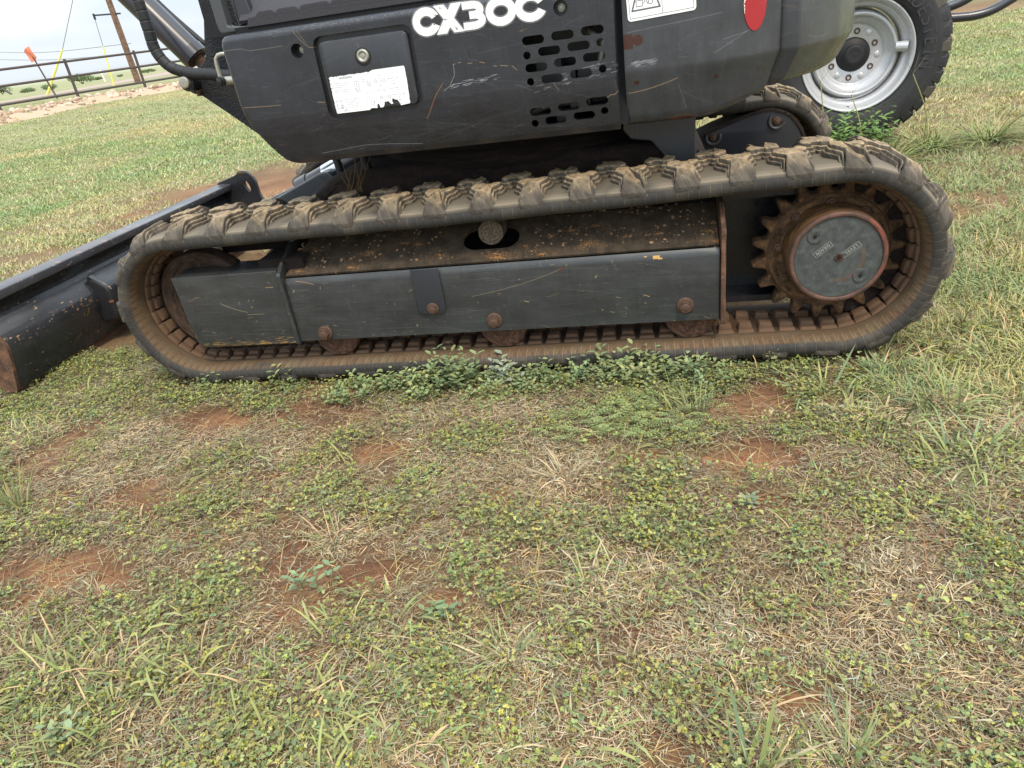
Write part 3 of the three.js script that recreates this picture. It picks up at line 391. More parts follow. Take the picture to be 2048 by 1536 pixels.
{
  const x0 = -0.652, x1 = -0.573, st = part('strap', [smooth(slab(roundShape([[x0 + 0.004, 0.183, 0.018], [x1 + 0.004, 0.183, 0.018], [x1, 0.316, 0.002], [x0, 0.316, 0.002]]), ZF + 0.002, ZF + 0.010, 0.002)), box(x0, x1, -0.004, 0.004, 0, 0.075).rotateX(0.51).translate(0, 0.317, ZF - 0.058)], new THREE.MeshStandardMaterial({ name: 'blue grey strap paint', color: 0x2d3036, roughness: 0.42 }), ex);
  part('bolt', hexBolt(-0.606, 0.199, ZF + 0.010, 0.0115, 0.009, 0.3), M.rustBolt, st);
}
for (const [x, y] of [[-0.9508, 0.1401], [-0.4366, 0.1497], [0.0851, 0.1619]]) {
  part('roller_bolt', hexBolt(x, y, ZF + 0.003, 0.0148, 0.015, x * 5), M.rustBolt, ex);
  part('track_roller', lathe([[0, 0], [0.026, 0], [0.03, -0.004], [0.05, -0.006], [0.066, -0.008], [0.07, -0.014], [0.07, -0.03], [0.055, -0.045], [0.05, -0.13], [0.055, -0.145], [0.07, -0.16], [0.07, -0.19], [0, -0.192]], [x + 0.014, 0.118, -1.832], 'z', 40), M.rust, ex);
}
part('carrier_roller', [lathe([[0, 0.0], [0.004, 0.0], [0.005, -0.004], [0.016, -0.003], [0.0175, -0.0055], [0.02, -0.003], [0.026, -0.002], [0.027, -0.005], [0.032, 0], [0.0355, -0.004], [0.0355, -0.13], [0, -0.13]], [-0.4283, 0.3794, -1.875], 'z', 36)], new THREE.MeshStandardMaterial({ name: 'dusty grey roller', map: rustTexture([98, 88, 74], 23), roughness: 0.8 }), ex);

// --- sprocket, final drive and idler
{
  const cx = 0.456, cy = 0.25, n = 19, pts = []; // a sprocket: rounded pointed teeth
  for (let i = 0; i < n; i++) for (const [f, r] of [[0, 0.192], [0.07, 0.1905], [0.14, 0.183], [0.2, 0.173], [0.27, 0.163], [0.37, 0.1575], [0.5, 0.155], [0.63, 0.1575], [0.73, 0.163], [0.8, 0.173], [0.86, 0.183], [0.93, 0.1905]]) { const a = (i + f) / n * 2 * Math.PI; pts.push(new THREE.Vector2(cx + Math.cos(a) * r, cy + Math.sin(a) * r)); }
  const sprocketMat = new THREE.MeshStandardMaterial({ name: 'rusty dusty sprocket', map: rustTexture([92, 69, 46], 14), roughness: 0.88, bumpMap: grainBump, bumpScale: 0.002 });
  const g = slab(new THREE.Shape(pts), -1.955, -1.913, 0.006, 2); planarUV(g, 0, 0.5, 0, 0.5); const sp = part('sprocket', g, sprocketMat, ex);
  part('sprocket_plate', lathe([[0.158, -0.03], [0.158, -0.004], [0.148, 0.002], [0.05, 0.003]], [cx, cy, -1.912], 'z', 60), sprocketMat, sp);
  { const g = new THREE.RingGeometry(0.14, 0.193, 60, 4, -1.25, 2.75), p = g.attributes.position; for (let i = 0; i < p.count; i++) p.setZ(i, (fbm(p.getX(i) * 60, p.getY(i) * 60, 0, 3) - 0.5) * 0.016); g.computeVertexNormals(); g.translate(cx, cy, -1.921); part('dirt_and_shade', g, M.rustDark, sp); }  // added half ring: packed dirt plus the shade around these teeth, in one dark colour
  for (let i = 0; i < 9; i++) { const a = i / 9 * 6.283 + 0.2; part('bolt', hexBolt(cx + Math.cos(a) * 0.127, cy + Math.sin(a) * 0.127, -1.906, 0.0085, 0.007, a), M.rustBolt, sp); }
  const dx = 0.458, dy = 0.262, zf = -1.812, drum = new THREE.MeshStandardMaterial({ name: 'brushed rusty drum', map: rustTexture([104, 78, 50], 15), roughness: 0.6, metalness: 0.15 });
  const mo = part('drive_motor', lathe([[0.118, -0.12], [0.118, -0.03], [0.1185, -0.012], [0.116, -0.006]], [dx, dy, zf], 'z', 64), drum, ex);
  part('rim_ring', lathe([[0.1175, -0.010], [0.1165, -0.002], [0.113, 0.0015], [0.106, 0.001], [0.1045, -0.002], [0.104, -0.006]], [dx, dy, zf], 'z', 64), new THREE.MeshStandardMaterial({ name: 'worn red brown ring', map: (() => { const [c, x] = canvas(512, 64), R = rng(3); mottled(c, x, 512, 64, [84, 60, 50], 0.5, 3, 24); x.fillStyle = 'rgba(150,72,60,0.35)'; for (let i = 0; i < 34; i++) { x.beginPath(); x.ellipse(90 + R() * 110, R() * 64, 3 + R() * 10, 2 + R() * 6, 0, 0, 7); x.fill(); } return tex(c); })(), roughness: 0.6 }), mo);
  const [c, x] = canvas(1024, 1024), [cb, xb] = canvas(1024, 1024), R = rng(19);
  mottled(c, x, 1024, 1024, [68, 72, 71], 0.34, 19, 50); scratches(x, 1024, 1024, R, 160, '150,152,150', 0.1, 0.5, 6, 80, 0, 7, 1.2); specks(x, 1024, 1024, R, 500, '60,58,54', 1, 4, 0.5);
  x.strokeStyle = 'rgba(112,80,56,0.07)'; for (let i = 0; i < 60; i++) { x.lineWidth = 2 + R() * 12; x.beginPath(); x.arc(512 + (R() - 0.5) * 20, 512, 300 + (R() - 0.5) * 50, -0.4 + R() * 0.2, 1.5 + R() * 0.3); x.stroke(); }
  xb.fillStyle = '#888'; xb.fillRect(0, 0, 1024, 1024);
  const write = (t, px, py) => { for (const [q, col, o] of [[xb, '#fff', 0], [x, 'rgba(66,66,64,0.75)', 3], [x, 'rgba(158,158,152,0.8)', 0]]) { q.save(); q.translate(px + o, py + o); q.rotate(2.48); q.fillStyle = col; q.strokeStyle = col; q.lineWidth = 6; q.font = 'bold 62px sans-serif'; q.textAlign = 'center'; q.fillText(t, 0, 22); if (!o) q.strokeRect(-118, -36, 236, 72); q.restore(); } };
  write('DRAIN', 330, 400); write('LEVEL', 660, 420);
  const face = new THREE.CircleGeometry(0.1035, 64); face.translate(dx, dy, zf - 0.004); const cm = new THREE.MeshStandardMaterial({ name: 'worn grey cover plate', map: tex(c), bumpMap: tex(cb, false), bumpScale: 0.0012, roughness: 0.6 });
  part('cover_plate', face, cm, mo);
  for (const [ox, oy, r] of [[-0.058, 0.058, 0.0185], [0.056, -0.051, 0.0185], [0.002, 0.0, 0.0105]]) part('plug', lathe([[0.004, -0.006], [0.0042, -0.0005], [r * 0.92, 0.0], [r * 0.93, -0.0012], [r, -0.0012], [r, -0.004]], [dx + ox, dy + oy, zf - 0.0015], 'z', 32), r > 0.011 ? cm : M.rust, mo);
  for (const [ox, oy] of [[-0.058, 0.058], [0.056, -0.051], [0.002, 0]]) part('socket', cyl([dx + ox, dy + oy, zf - 0.004], [dx + ox, dy + oy, zf + 0.0006], 0.0042, 0.0042, 6), M.dark, mo);
  part('sprocket_guard', [box(0.19, 0.62, 0.08, 0.42, -2.055, -2.045), box(0.185, 0.40, 0.395, 0.41, -2.05, -1.95), box(0.185, 0.36, 0.10, 0.118, -2.05, -1.96)], M.black, ex);
  const id = part('idler', lathe([[0.03, 0.03], [0.05, 0.025], [0.055, 0.006], [0.118, 0.0], [0.130, 0.014], [0.152, 0.02], [0.158, 0.012], [0.159, -0.03], [0.150, -0.045], [0.06, -0.05]], [-1.352, 0.234, -1.905], 'z', 56), new THREE.MeshStandardMaterial({ name: 'dark brown dusty idler', map: rustTexture([60, 46, 36], 27), roughness: 0.9 }), ex);
  for (let i = 0; i < 6; i++) { const a = i / 6 * 6.283 + 0.5; part('lightening_hole', cyl([-1.352 + Math.cos(a) * 0.09, 0.234 + Math.sin(a) * 0.09, -1.91], [-1.352 + Math.cos(a) * 0.09, 0.234 + Math.sin(a) * 0.09, -1.9005], 0.016, 0.016, 16), M.dark, id); }
  part('idler_yoke', [box(-1.37, -0.95, 0.25, 0.33, -1.96, -1.86), box(-1.12, -0.98, 0.330, 0.362, -1.98, -1.84)], M.rustDark, ex);
}
{ // clods of dry dirt lying on the frame, fallen there by the hundred
  const R = rng(55), base = new THREE.IcosahedronGeometry(1, 0), L = []; const put = (x, y, z, s) => { const g = base.clone(); g.scale(s * (0.7 + R() * 0.6), s * 0.7, s); g.rotateY(R() * 6); g.rotateX(R()); g.translate(x, y, z); L.push(g); };
  for (let i = 0; i < 900; i++) { const c = [-0.94, -0.86, -0.77, -0.68, -0.21, -0.05, 0.06, 0.12, -0.6, -0.28][i % 10], x = clamp(c + (R() + R() - 1) * (i % 3 ? 0.045 : 0.16), -1.02, 0.16), t = R(), d = 0.02 + 0.125 * t; if (x > -0.53 && x < -0.33) continue; put(x, 0.317 + d * Math.cos(1.065) * 1, ZF - 0.016 - d * Math.sin(1.065), 0.0018 + 0.0055 * R() ** 2.5); }
  for (let i = 0; i < 26; i++) put(-0.96 + R() * 0.16, 0.383, -1.95 - R() * 0.02, 0.005 + 0.008 * R());
  for (let i = 0; i < 60; i++) put(-0.6 + R() * 0.75, 0.392, -1.955 - R() * 0.03, 0.003 + 0.006 * R() * R());
  const d = part('caked_dirt', L, new THREE.MeshStandardMaterial({ name: 'dry clods', color: new THREE.Color().setRGB(0.30, 0.19, 0.10), roughness: 1, flatShading: true }), ex); d.userData.kind = 'stuff';
}
// --- far track frame seen under the tail
{
  const z = -3.02, s = roundShape([[0.19, 0.10], [0.19, 0.375], [0.255, 0.392], [0.40, 0.437, 0.03], [0.47, 0.450, 0.05], [0.55, 0.42, 0.05], [0.60, 0.34, 0.05], [0.60, 0.1]], 0.006);
  part('motor_guard', [smooth(slab(s, z - 0.012, z, 0.002))], M.gloss, ex);
  part('guard_rim', [slab(roundShape([[0.185, 0.375], [0.26, 0.404], [0.40, 0.448, 0.03], [0.47, 0.462, 0.05], [0.56, 0.43, 0.05], [0.612, 0.34, 0.05], [0.612, 0.15], [0.60, 0.15], [0.60, 0.34, 0.05], [0.55, 0.42, 0.05], [0.47, 0.450, 0.05], [0.40, 0.437, 0.03], [0.255, 0.392], [0.185, 0.363]], 0.004), z - 0.17, z + 0.006, 0.001)], M.rustDark, ex);
  for (const [px, py, a] of [[0.258, 0.372, 0], [0.495, 0.408, -0.5]]) { const g = new THREE.TorusGeometry(0.026, 0.0075, 6, 26, Math.PI * 1.25); g.rotateZ(Math.PI * 0.875 + a); g.translate(px, py, z + 0.004); const u = part('bolt_guard', g, M.grey, ex); part('bolt', hexBolt(px, py, z + 0.002, 0.011, 0.01), M.rustBolt, u); }
}
// --- undercarriage centre, swing base
part('centre_frame', [slab(roundShape([[-1.30, 0.26], [-1.1, 0.44], [-0.95, 0.535], [-0.62, 0.54], [0.05, 0.53], [0.2, 0.42], [0.2, 0.30]], 0.04), -2.98, -2.12, 0.02), box(-0.9, 0.1, 0.24, 0.36, -3.05, -2.05)], M.rustDark, ex);
part('swing_ring', [lathe([[0.46, 0], [0.47, 0.01], [0.47, 0.045], [0.44, 0.05], [0.44, 0.10], [0.2, 0.1]], [-0.42, 0.515, -2.55], 'y', 64)], M.rustDark, ex);

// --- house: the long side panel with vents, door recess and bolt pockets
M.cover = new THREE.MeshStandardMaterial({ name: 'dusty moulded cover', color: 0x34343a, roughness: 0.8, bumpMap: grainBump, bumpScale: 0.0006 });
const ZP = -1.82, panelTex = paintTexture([40, 42, 48], 51, '170,135,95', 0.8, 2048, 768, (x, R) => {
  const X = (m) => (m + 1.06) / 1.03 * 2048, Y = (m) => (0.96 - m) / 0.385 * 768; // texture laid out in metres of the panel
  const line = (pts, col, w) => { x.strokeStyle = col; x.lineWidth = w; x.lineCap = 'round'; x.beginPath(); pts.forEach(([a, b], i) => i ? x.lineTo(X(a), Y(b)) : x.moveTo(X(a), Y(b))); x.stroke(); };
  const tan = 'rgba(160,132,100,0.8)', pale = 'rgba(190,196,204,0.7)';
  line([[-1.032, 0.9095], [-0.9824, 0.9093], [-0.9574, 0.9018], [-0.9027, 0.902], [-0.8688, 0.9025]], 'rgba(140,132,118,0.75)', 2);
  line([[-0.8339, 0.9305], [-0.8179, 0.9075], [-0.8013, 0.8911], [-0.7859, 0.8892]], tan, 2.2); line([[-0.8246, 0.9304], [-0.8063, 0.9017]], tan, 1.6);
  line([[-1.019, 0.7744], [-0.9364, 0.7704], [-0.9126, 0.7702]], tan, 2.4); line([[-0.8113, 0.7664], [-0.7931, 0.7632]], tan, 3);
  line([[-0.4474, 0.8105], [-0.4486, 0.7883], [-0.4639, 0.7652], [-0.4808, 0.7557]], 'rgba(190,180,165,0.75)', 2);
  for (const q of [[[-0.4496, 0.8118], [-0.4433, 0.8122]], [[-0.4357, 0.8135], [-0.4294, 0.8139]], [[-0.4127, 0.8097], [-0.4016, 0.8095]], [[-0.3831, 0.8096], [-0.3714, 0.806]], [[-0.3506, 0.797], [-0.3422, 0.796]], [[-0.3348, 0.7963], [-0.3158, 0.793]], [[-0.3062, 0.7919], [-0.2953, 0.7818]]]) line(q, tan, 3);
  line([[-0.4802, 0.7739], [-0.5025, 0.7489], [-0.5132, 0.7327], [-0.5283, 0.7073], [-0.5369, 0.6964]], 'rgba(140,95,62,0.9)', 3.2);
  for (let i = 0; i < 46; i++) { const a = -0.47 + R() * 0.12, b = 0.765 + a * 0.06 + 0.028 + (R() - 0.5) * 0.012; line([[a, b], [a + 0.006 + R() * 0.012, b + 0.001]], pale, 0.8 + R()); }
  for (let i = 0; i < 50; i++) { const a = -0.27 + R() * 0.22, b = 0.738 + (R() - 0.5) * 0.03 + (a + 0.27) * 0.12; line([[a, b], [a + 0.004 + R() * 0.016, b + 0.002]], pale, 0.8 + R()); }
  line([[-0.8413, 0.6395], [-0.7159, 0.6487], [-0.6544, 0.645], [-0.566, 0.6361]], 'rgba(170,170,168,0.65)', 2.2); line([[-1.019, 0.6688], [-0.9625, 0.6619]], 'rgba(160,160,160,0.6)', 2);
  line([[-0.0883, 0.6964], [-0.0785, 0.7021], [-0.069, 0.7021], [-0.0604, 0.709]], 'rgba(180,150,105,0.9)', 2.2); line([[-0.2115, 0.7436], [-0.2001, 0.7256]], tan, 2);
  x.fillStyle = 'rgba(150,140,128,0.25)'; for (let i = 0; i < 420; i++) x.fillRect(X(-0.92 + R() * 0.4), Y(0.938 - R() * R() * 0.014), 2 + R() * 8, 1 + R() * 2);
  for (let i = 0; i < 26; i++) line([[-0.75 + R() * 0.6, 0.70], [-0.745 + R() * 0.6, 0.64]], 'rgba(120,120,118,0.12)', 3);
});

const panelMat = new THREE.MeshPhysicalMaterial({ name: 'scratched dark grey panel paint', map: panelTex, roughness: 0.5, roughnessMap: rough, clearcoat: 0.12, clearcoatRoughness: 0.4 });
const panelUV = (g) => planarUV(g, -1.06, -0.03, 0.575, 0.96);
function capsule(cx, cy, l, r, z0, z1) { const s = new THREE.Shape(); s.moveTo(cx - l / 2 + r, cy - r); s.lineTo(cx + l / 2 - r, cy - r); s.absarc(cx + l / 2 - r, cy, r, -Math.PI / 2, Math.PI / 2); s.lineTo(cx - l / 2 + r, cy + r); s.absarc(cx - l / 2 + r, cy, r, Math.PI / 2, 1.5 * Math.PI); return slab(s, z0, z1, 0, 1, 8); }
const SLOT = [[-0.250, 0.841], [-0.181, 0.843], [-0.112, 0.845], [-0.215, 0.814], [-0.146, 0.816], [-0.249, 0.782], [-0.180, 0.786], [-0.112, 0.789], [-0.214, 0.754], [-0.145, 0.757], [-0.251, 0.682], [-0.181, 0.686], [-0.112, 0.691], [-0.216, 0.658], [-0.146, 0.661]];
const DOT = [[-0.268, 0.810], [-0.096, 0.818], [-0.266, 0.752], [-0.094, 0.761], [-0.268, 0.655], [-0.096, 0.667]];
{
  let g = slab(roundShape([[-1.036, 0.943, 0.03], [-0.056, 0.943, 0.004], [-0.060, 0.617, 0.004], [-0.938, 0.617, 0.03], [-1.029, 0.742, 0.05]]), ZP - 0.30, ZP, 0.016, 5, 10);
  const wedge = (y, a, dz = 0) => { const b = box(-2, 1, -0.6, 0, 0, 0.4); b.rotateX(a); b.translate(0, y, ZP + dz); return b; };
  const cutters = [wedge(0.740, 0.07), wedge(0.729, 0.15), wedge(0.718, 0.23), wedge(0.706, 0.30), wedge(0.634, 0.75, -0.021)];
  // a wedge turned about x leans the lower face inward
  const holes = [slab(roundShape([[-0.790, 0.912], [-0.536, 0.912], [-0.536, 0.721], [-0.790, 0.721]], 0.026), ZP - 0.014, ZP + 0.05, 0, 1, 8), cyl([-0.834, 0.887, ZP - 0.03], [-0.834, 0.887, ZP + 0.05], 0.0165, 0.0165, 26), cyl([-0.18, 0.899, ZP - 0.03], [-0.18, 0.899, ZP + 0.05], 0.0165, 0.0165, 26),
    box(-0.30, -0.066, 0.716, 0.872, ZP - 0.24, ZP - 0.006), box(-0.30, -0.066, 0.633, 0.7165, ZP - 0.241, ZP - 0.046),
    mergeGeometries([...SLOT.map(([x, y]) => strip(capsule(x, y, 0.052, 0.0093, ZP - 0.1, ZP + 0.03))), ...DOT.map(([x, y]) => strip(capsule(x, y, 0.0174, 0.0086, ZP - 0.1, ZP + 0.03)))])];
  g = carve(g, ...cutters, ...holes); g = toCreasedNormals(g, 0.42); panelUV(g);
  const p = part('side_panel', g, panelMat, ex);
  for (const [x, y] of [[-0.829, 0.888], [-0.18, 0.899]]) part('bolt', hexBolt(x, y, ZP - 0.027, 0.0068, 0.006, 0.3), M.zinc, p);
  { // what shows through the vents
    const zc = ZP - 0.13;
    part('engine_block', [box(-0.262, -0.20, 0.735, 0.79, zc - 0.05, zc + 0.03), box(-0.21, -0.165, 0.74, 0.765, zc, zc + 0.05), box(-0.16, -0.125, 0.735, 0.77, zc - 0.02, zc + 0.04), box(-0.22, -0.175, 0.645, 0.668, zc, zc + 0.05), box(-0.185, -0.135, 0.672, 0.70, zc - 0.03, zc + 0.03)], M.grey, ex);
    part('engine_hose', [sweep([[-0.29, 0.665, zc + 0.03], [-0.25, 0.683, zc + 0.06], [-0.22, 0.69, zc + 0.05], [-0.17, 0.68, zc]], (d) => 0.0085 + 0.0012 * Math.sin(d * 900), 12), sweep([[-0.13, 0.86, zc], [-0.115, 0.835, zc + 0.06], [-0.09, 0.82, zc + 0.05]], 0.01, 10), cyl([-0.10, 0.77, zc + 0.05], [-0.088, 0.82, zc + 0.05], 0.012, 0.012, 12)], M.zinc, ex);
  }
  // model lettering, a worn white decal
  const W = 1320, H = 320, [ca, a] = canvas(W, H), [cc, k] = canvas(W, H), R = rng(91);
  a.fillStyle = '#000'; a.fillRect(0, 0, W, H);
  const glyphs = (col, grow) => {
    a.strokeStyle = col; a.fillStyle = col; a.lineJoin = 'miter'; a.lineCap = 'butt';
    const top = 40, bot = 280, mid = 160, lw = 70 + grow * 2;
    const ring = (x0, x1, open) => { const cx = (x0 + x1) / 2, rx = (x1 - x0) / 2 - 35, ry = (bot - top) / 2 - 35; a.lineWidth = lw; a.beginPath(); a.ellipse(cx, mid, rx, ry, 0, open ? 0.40 : 0, open ? 2 * Math.PI - 0.40 : 2 * Math.PI); if (!open) a.closePath(); a.stroke(); };
    ring(24, 290, true);
    a.save(); a.beginPath(); a.rect(240, top - grow, 290, bot - top + 2 * grow); a.clip(); a.lineWidth = lw + 10; a.beginPath(); a.moveTo(268, bot + 30); a.lineTo(484, top - 30); a.moveTo(274, top - 30); a.lineTo(480, bot + 30); a.stroke(); a.restore();
    a.lineWidth = lw - 8; a.lineJoin = 'round'; a.beginPath(); a.moveTo(512, 74); a.lineTo(600, 74); a.bezierCurveTo(705, 74, 705, 158, 610, 158); a.lineTo(572, 158); a.moveTo(610, 158); a.bezierCurveTo(720, 160, 716, 246, 604, 246); a.lineTo(506, 246); a.stroke();
    ring(728, 1010, false); ring(1000, 1292, true);
  };
  glyphs('#555', 12); glyphs('#000', 8);
  glyphs('#fff', 2); a.save(); a.globalCompositeOperation = 'source-over'; a.restore();
  for (const [px, py] of [[150, 190], [176, 176], [206, 166], [262, 120], [330, 160], [860, 130], [890, 190], [905, 150], [1130, 140], [700, 80], [1010, 240], [300, 60], [440, 260], [236, 196]]) { a.fillStyle = '#000'; a.save(); a.translate(px, py); a.rotate(R() * 7); a.beginPath(); a.moveTo(0, -2 - R() * 3); a.lineTo(14 + R() * 26, 0); a.lineTo(0, 3 + R() * 5); a.fill(); a.restore(); }
  scratches(a, W, H, R, 26, '0,0,0', 0.3, 0.9, 20, 90, 0, 7, 1.6);
  mottled(cc, k, W, H, [226, 228, 230], 0.06, 91, 60);
  scratches(k, W, H, R, 60, '150,146,136', 0.1, 0.5, 10, 60, 0, 7, 1.5); specks(k, W, H, R, 160, '120,105,84', 1, 4, 0.5);
  const m = new THREE.MeshStandardMaterial({ name: 'white vinyl lettering', map: tex(cc), alphaMap: tex(ca, false), transparent: true, roughness: 0.5 });
  const q = new THREE.PlaneGeometry(0.332, 0.0800); q.translate(-0.370, 0.9095, ZP + 0.0012); part('model_lettering', q, m, p, 'white worn block lettering reading CX30C');
}
{ // access door with its lock and torn white instruction label
  const d = part('access_door', planarUV(smooth(slab(roundShape([[-0.7775, 0.9], [-0.549, 0.9], [-0.549, 0.733], [-0.7775, 0.733]], 0.018), ZP - 0.013, ZP + 0.002, 0.005, 4, 8)), -1.1, -0.1, 0.4, 1.4), new THREE.MeshStandardMaterial({ name: 'matt door paint', map: paintTexture([48, 50, 54], 61, '160,130,95', 0.5), roughness: 0.5, roughnessMap: rough }), ex);
  const z = ZP + 0.002, lx = -0.6675, ly = 0.8565;
  part('lock', [lathe([[0.0, 0.004], [0.005, 0.004], [0.0055, 0.0025], [0.0085, 0.0025], [0.009, 0.005], [0.0125, 0.0062], [0.015, 0.004], [0.016, -0.001]], [lx, ly, z], 'z', 36), box(lx - 0.0014, lx + 0.0014, ly - 0.0045, ly + 0.0045, z + 0.0035, z + 0.0052)], M.zinc, d);
  part('lock_seat', [lathe([[0.0158, 0.0006], [0.0205, 0.0012], [0.0215, -0.001]], [lx, ly - 0.0012, z], 'z', 36)], M.rubberHose, d);
  const W = 1024, H = 460, [c, x] = canvas(W, H), [ca, a] = canvas(W, H), R = rng(71);
  x.fillStyle = '#e9edf0'; x.fillRect(0, 0, W, H); x.fillStyle = '#6d7274'; x.strokeStyle = '#70757a';
  const line = (px, py, w, h = 7) => { for (let q = px; q < px + w;) { const l = 4 + R() * 16; x.globalAlpha = 0.45 + 0.3 * R(); x.fillRect(q, py + (R() - 0.5) * 1.5, Math.min(l, px + w - q), h); q += l + 4; } x.globalAlpha = 1; };
  x.font = 'bold 36px sans-serif'; x.fillText('\u26A0 WARNING', 120, 66); x.font = '26px sans-serif'; x.globalAlpha = 0.65; x.fillText('ISO TYPE', 452, 58); x.fillText('SAE TYPE', 452, 262); x.globalAlpha = 1;
  for (let i = 0; i < 3; i++) line(28, 104 + i * 24, 250 - i * 30); for (let i = 0; i < 2; i++) line(28 + i * 10, 184 + i * 22, 240 - i * 30); line(430, 96, 60); line(430, 120, 84); line(444, 304, 60); line(444, 328, 84); line(600, 240, 120); line(770, 236, 120); line(800, 420, 120); line(40, 428, 190, 6);
  for (let i = 0; i < 6; i++) line(160 + i * 8, 300 + i * 21, 190 - i * 12);
  x.lineWidth = 4; x.strokeRect(330, 110, 58, 92); x.beginPath(); x.moveTo(360, 112); x.lineTo(358, 160); x.moveTo(338, 196); x.lineTo(384, 150); x.stroke(); line(310, 214, 104, 6); line(318, 226, 90, 6);
  x.strokeRect(500, 136, 40, 40); x.beginPath(); x.arc(520, 156, 7, 0, 7); x.moveTo(522, 178); x.lineTo(524, 214); x.stroke(); x.strokeRect(506, 356, 40, 40); x.beginPath(); x.moveTo(522, 376); x.lineTo(578, 372); x.stroke();
  const stick = (cx, cy, r) => { for (const [ox, oy] of [[0, 0], [0, -22], [0, 22], [-22, 0], [22, 0]]) { x.beginPath(); x.arc(cx + ox, cy + oy, 5, 0, 7); x.fill(); } x.lineWidth = 5; if (r) { x.beginPath(); x.ellipse(cx - 54, cy, 15, 18, 0, 0, 7); x.stroke(); x.beginPath(); x.ellipse(cx + 54, cy, 15, 18, 0, 0, 7); x.stroke(); } else { line(cx - 70, cy - 12, 30, 10); line(cx + 44, cy - 12, 30, 10); } line(cx - 14, cy - 66, 28, 9); x.beginPath(); x.arc(cx, cy + 50, 12, 0, 4); x.stroke(); };
  stick(668, 138, 1); stick(842, 130, 0); stick(700, 330, 1); stick(880, 322, 0);
  x.strokeRect(48, 310, 66, 92); x.beginPath(); x.arc(116, 380, 16, 0, 7); x.moveTo(160, 390); x.quadraticCurveTo(156, 430, 126, 442); x.stroke();
  a.fillStyle = '#000'; a.fillRect(0, 0, W, H); a.fillStyle = '#fff'; a.beginPath(); a.moveTo(12, 26);
  for (let px = 12; px < 560; px += 9) a.lineTo(px, 24 - px * 0.012 + R() * 11); a.lineTo(600, 6); a.lineTo(990, 4); a.quadraticCurveTo(1008, 4, 1010, 20);
  for (let py = 24; py < 330; py += 12) a.lineTo(1010 + R() * 4 - (py > 250 ? 3 : 0), py); for (let py = 330; py < 440; py += 8) a.lineTo(1004 - (py - 330) * 0.05 + R() * 10, py); a.lineTo(880, 446);
  for (const [px, py] of [[862, 400], [842, 376], [812, 372], [796, 356], [780, 362], [774, 392], [782, 412], [760, 420], [734, 392], [720, 380], [700, 386], [676, 384], [664, 420], [650, 440], [612, 446], [600, 408], [584, 396], [570, 412], [566, 446], [520, 440], [480, 442], [466, 456]]) a.lineTo(px + (R() - 0.5) * 6, py + (R() - 0.5) * 6);
  a.lineTo(40, 456); a.quadraticCurveTo(20, 456, 20, 436); for (let py = 420; py > 30; py -= 11) a.lineTo(12 + R() * 12, py); a.fill();
  const lab = new THREE.PlaneGeometry(0.204, 0.0916); lab.translate(-0.668, 0.7785, z + 0.0012); part('instruction_label', lab, new THREE.MeshStandardMaterial({ name: 'torn white label', map: tex(c), alphaMap: tex(ca, false), transparent: true, roughness: 0.55 }), d, 'torn white instruction label with lever diagrams');
}
// --- rounded tail: rear panel and the proud counterweight
const PLAN = (() => { const R = 1.02, cx = -0.45, cz = -2.55, a0 = 28 * Math.PI / 180, p0 = [0.10, -1.815], p1 = [0.285, -1.815], p2 = [cx + R * Math.cos(a0), cz + R * Math.sin(a0)], pts = [];
  for (let x = -0.043; x < 0.099; x += 0.012) pts.push([x, -1.815]); for (let i = 0; i < 30; i++) { const t = i / 30, u = 1 - t; pts.push([u * u * p0[0] + 2 * t * u * p1[0] + t * t * p2[0], u * u * p0[1] + 2 * t * u * p1[1] + t * t * p2[1]]); }
  for (let i = 0; i <= 44; i++) { const a = a0 - i / 44 * 2.2; pts.push([cx + R * Math.cos(a), cz + R * Math.sin(a)]); }
  const L = [0]; for (let i = 1; i < pts.length; i++) L.push(L[i - 1] + Math.hypot(pts[i][0] - pts[i - 1][0], pts[i][1] - pts[i - 1][1]));
  return (s) => { let i = 1; while (i < L.length - 1 && L[i] < s) i++; const t = (s - L[i - 1]) / (L[i] - L[i - 1]), a = pts[i - 1], b = pts[i], l = Math.hypot(b[0] - a[0], b[1] - a[1]); return { x: mix(a[0], b[0], t), z: mix(a[1], b[1], t), nx: -(b[1] - a[1]) / l, nz: (b[0] - a[0]) / l }; };
})();
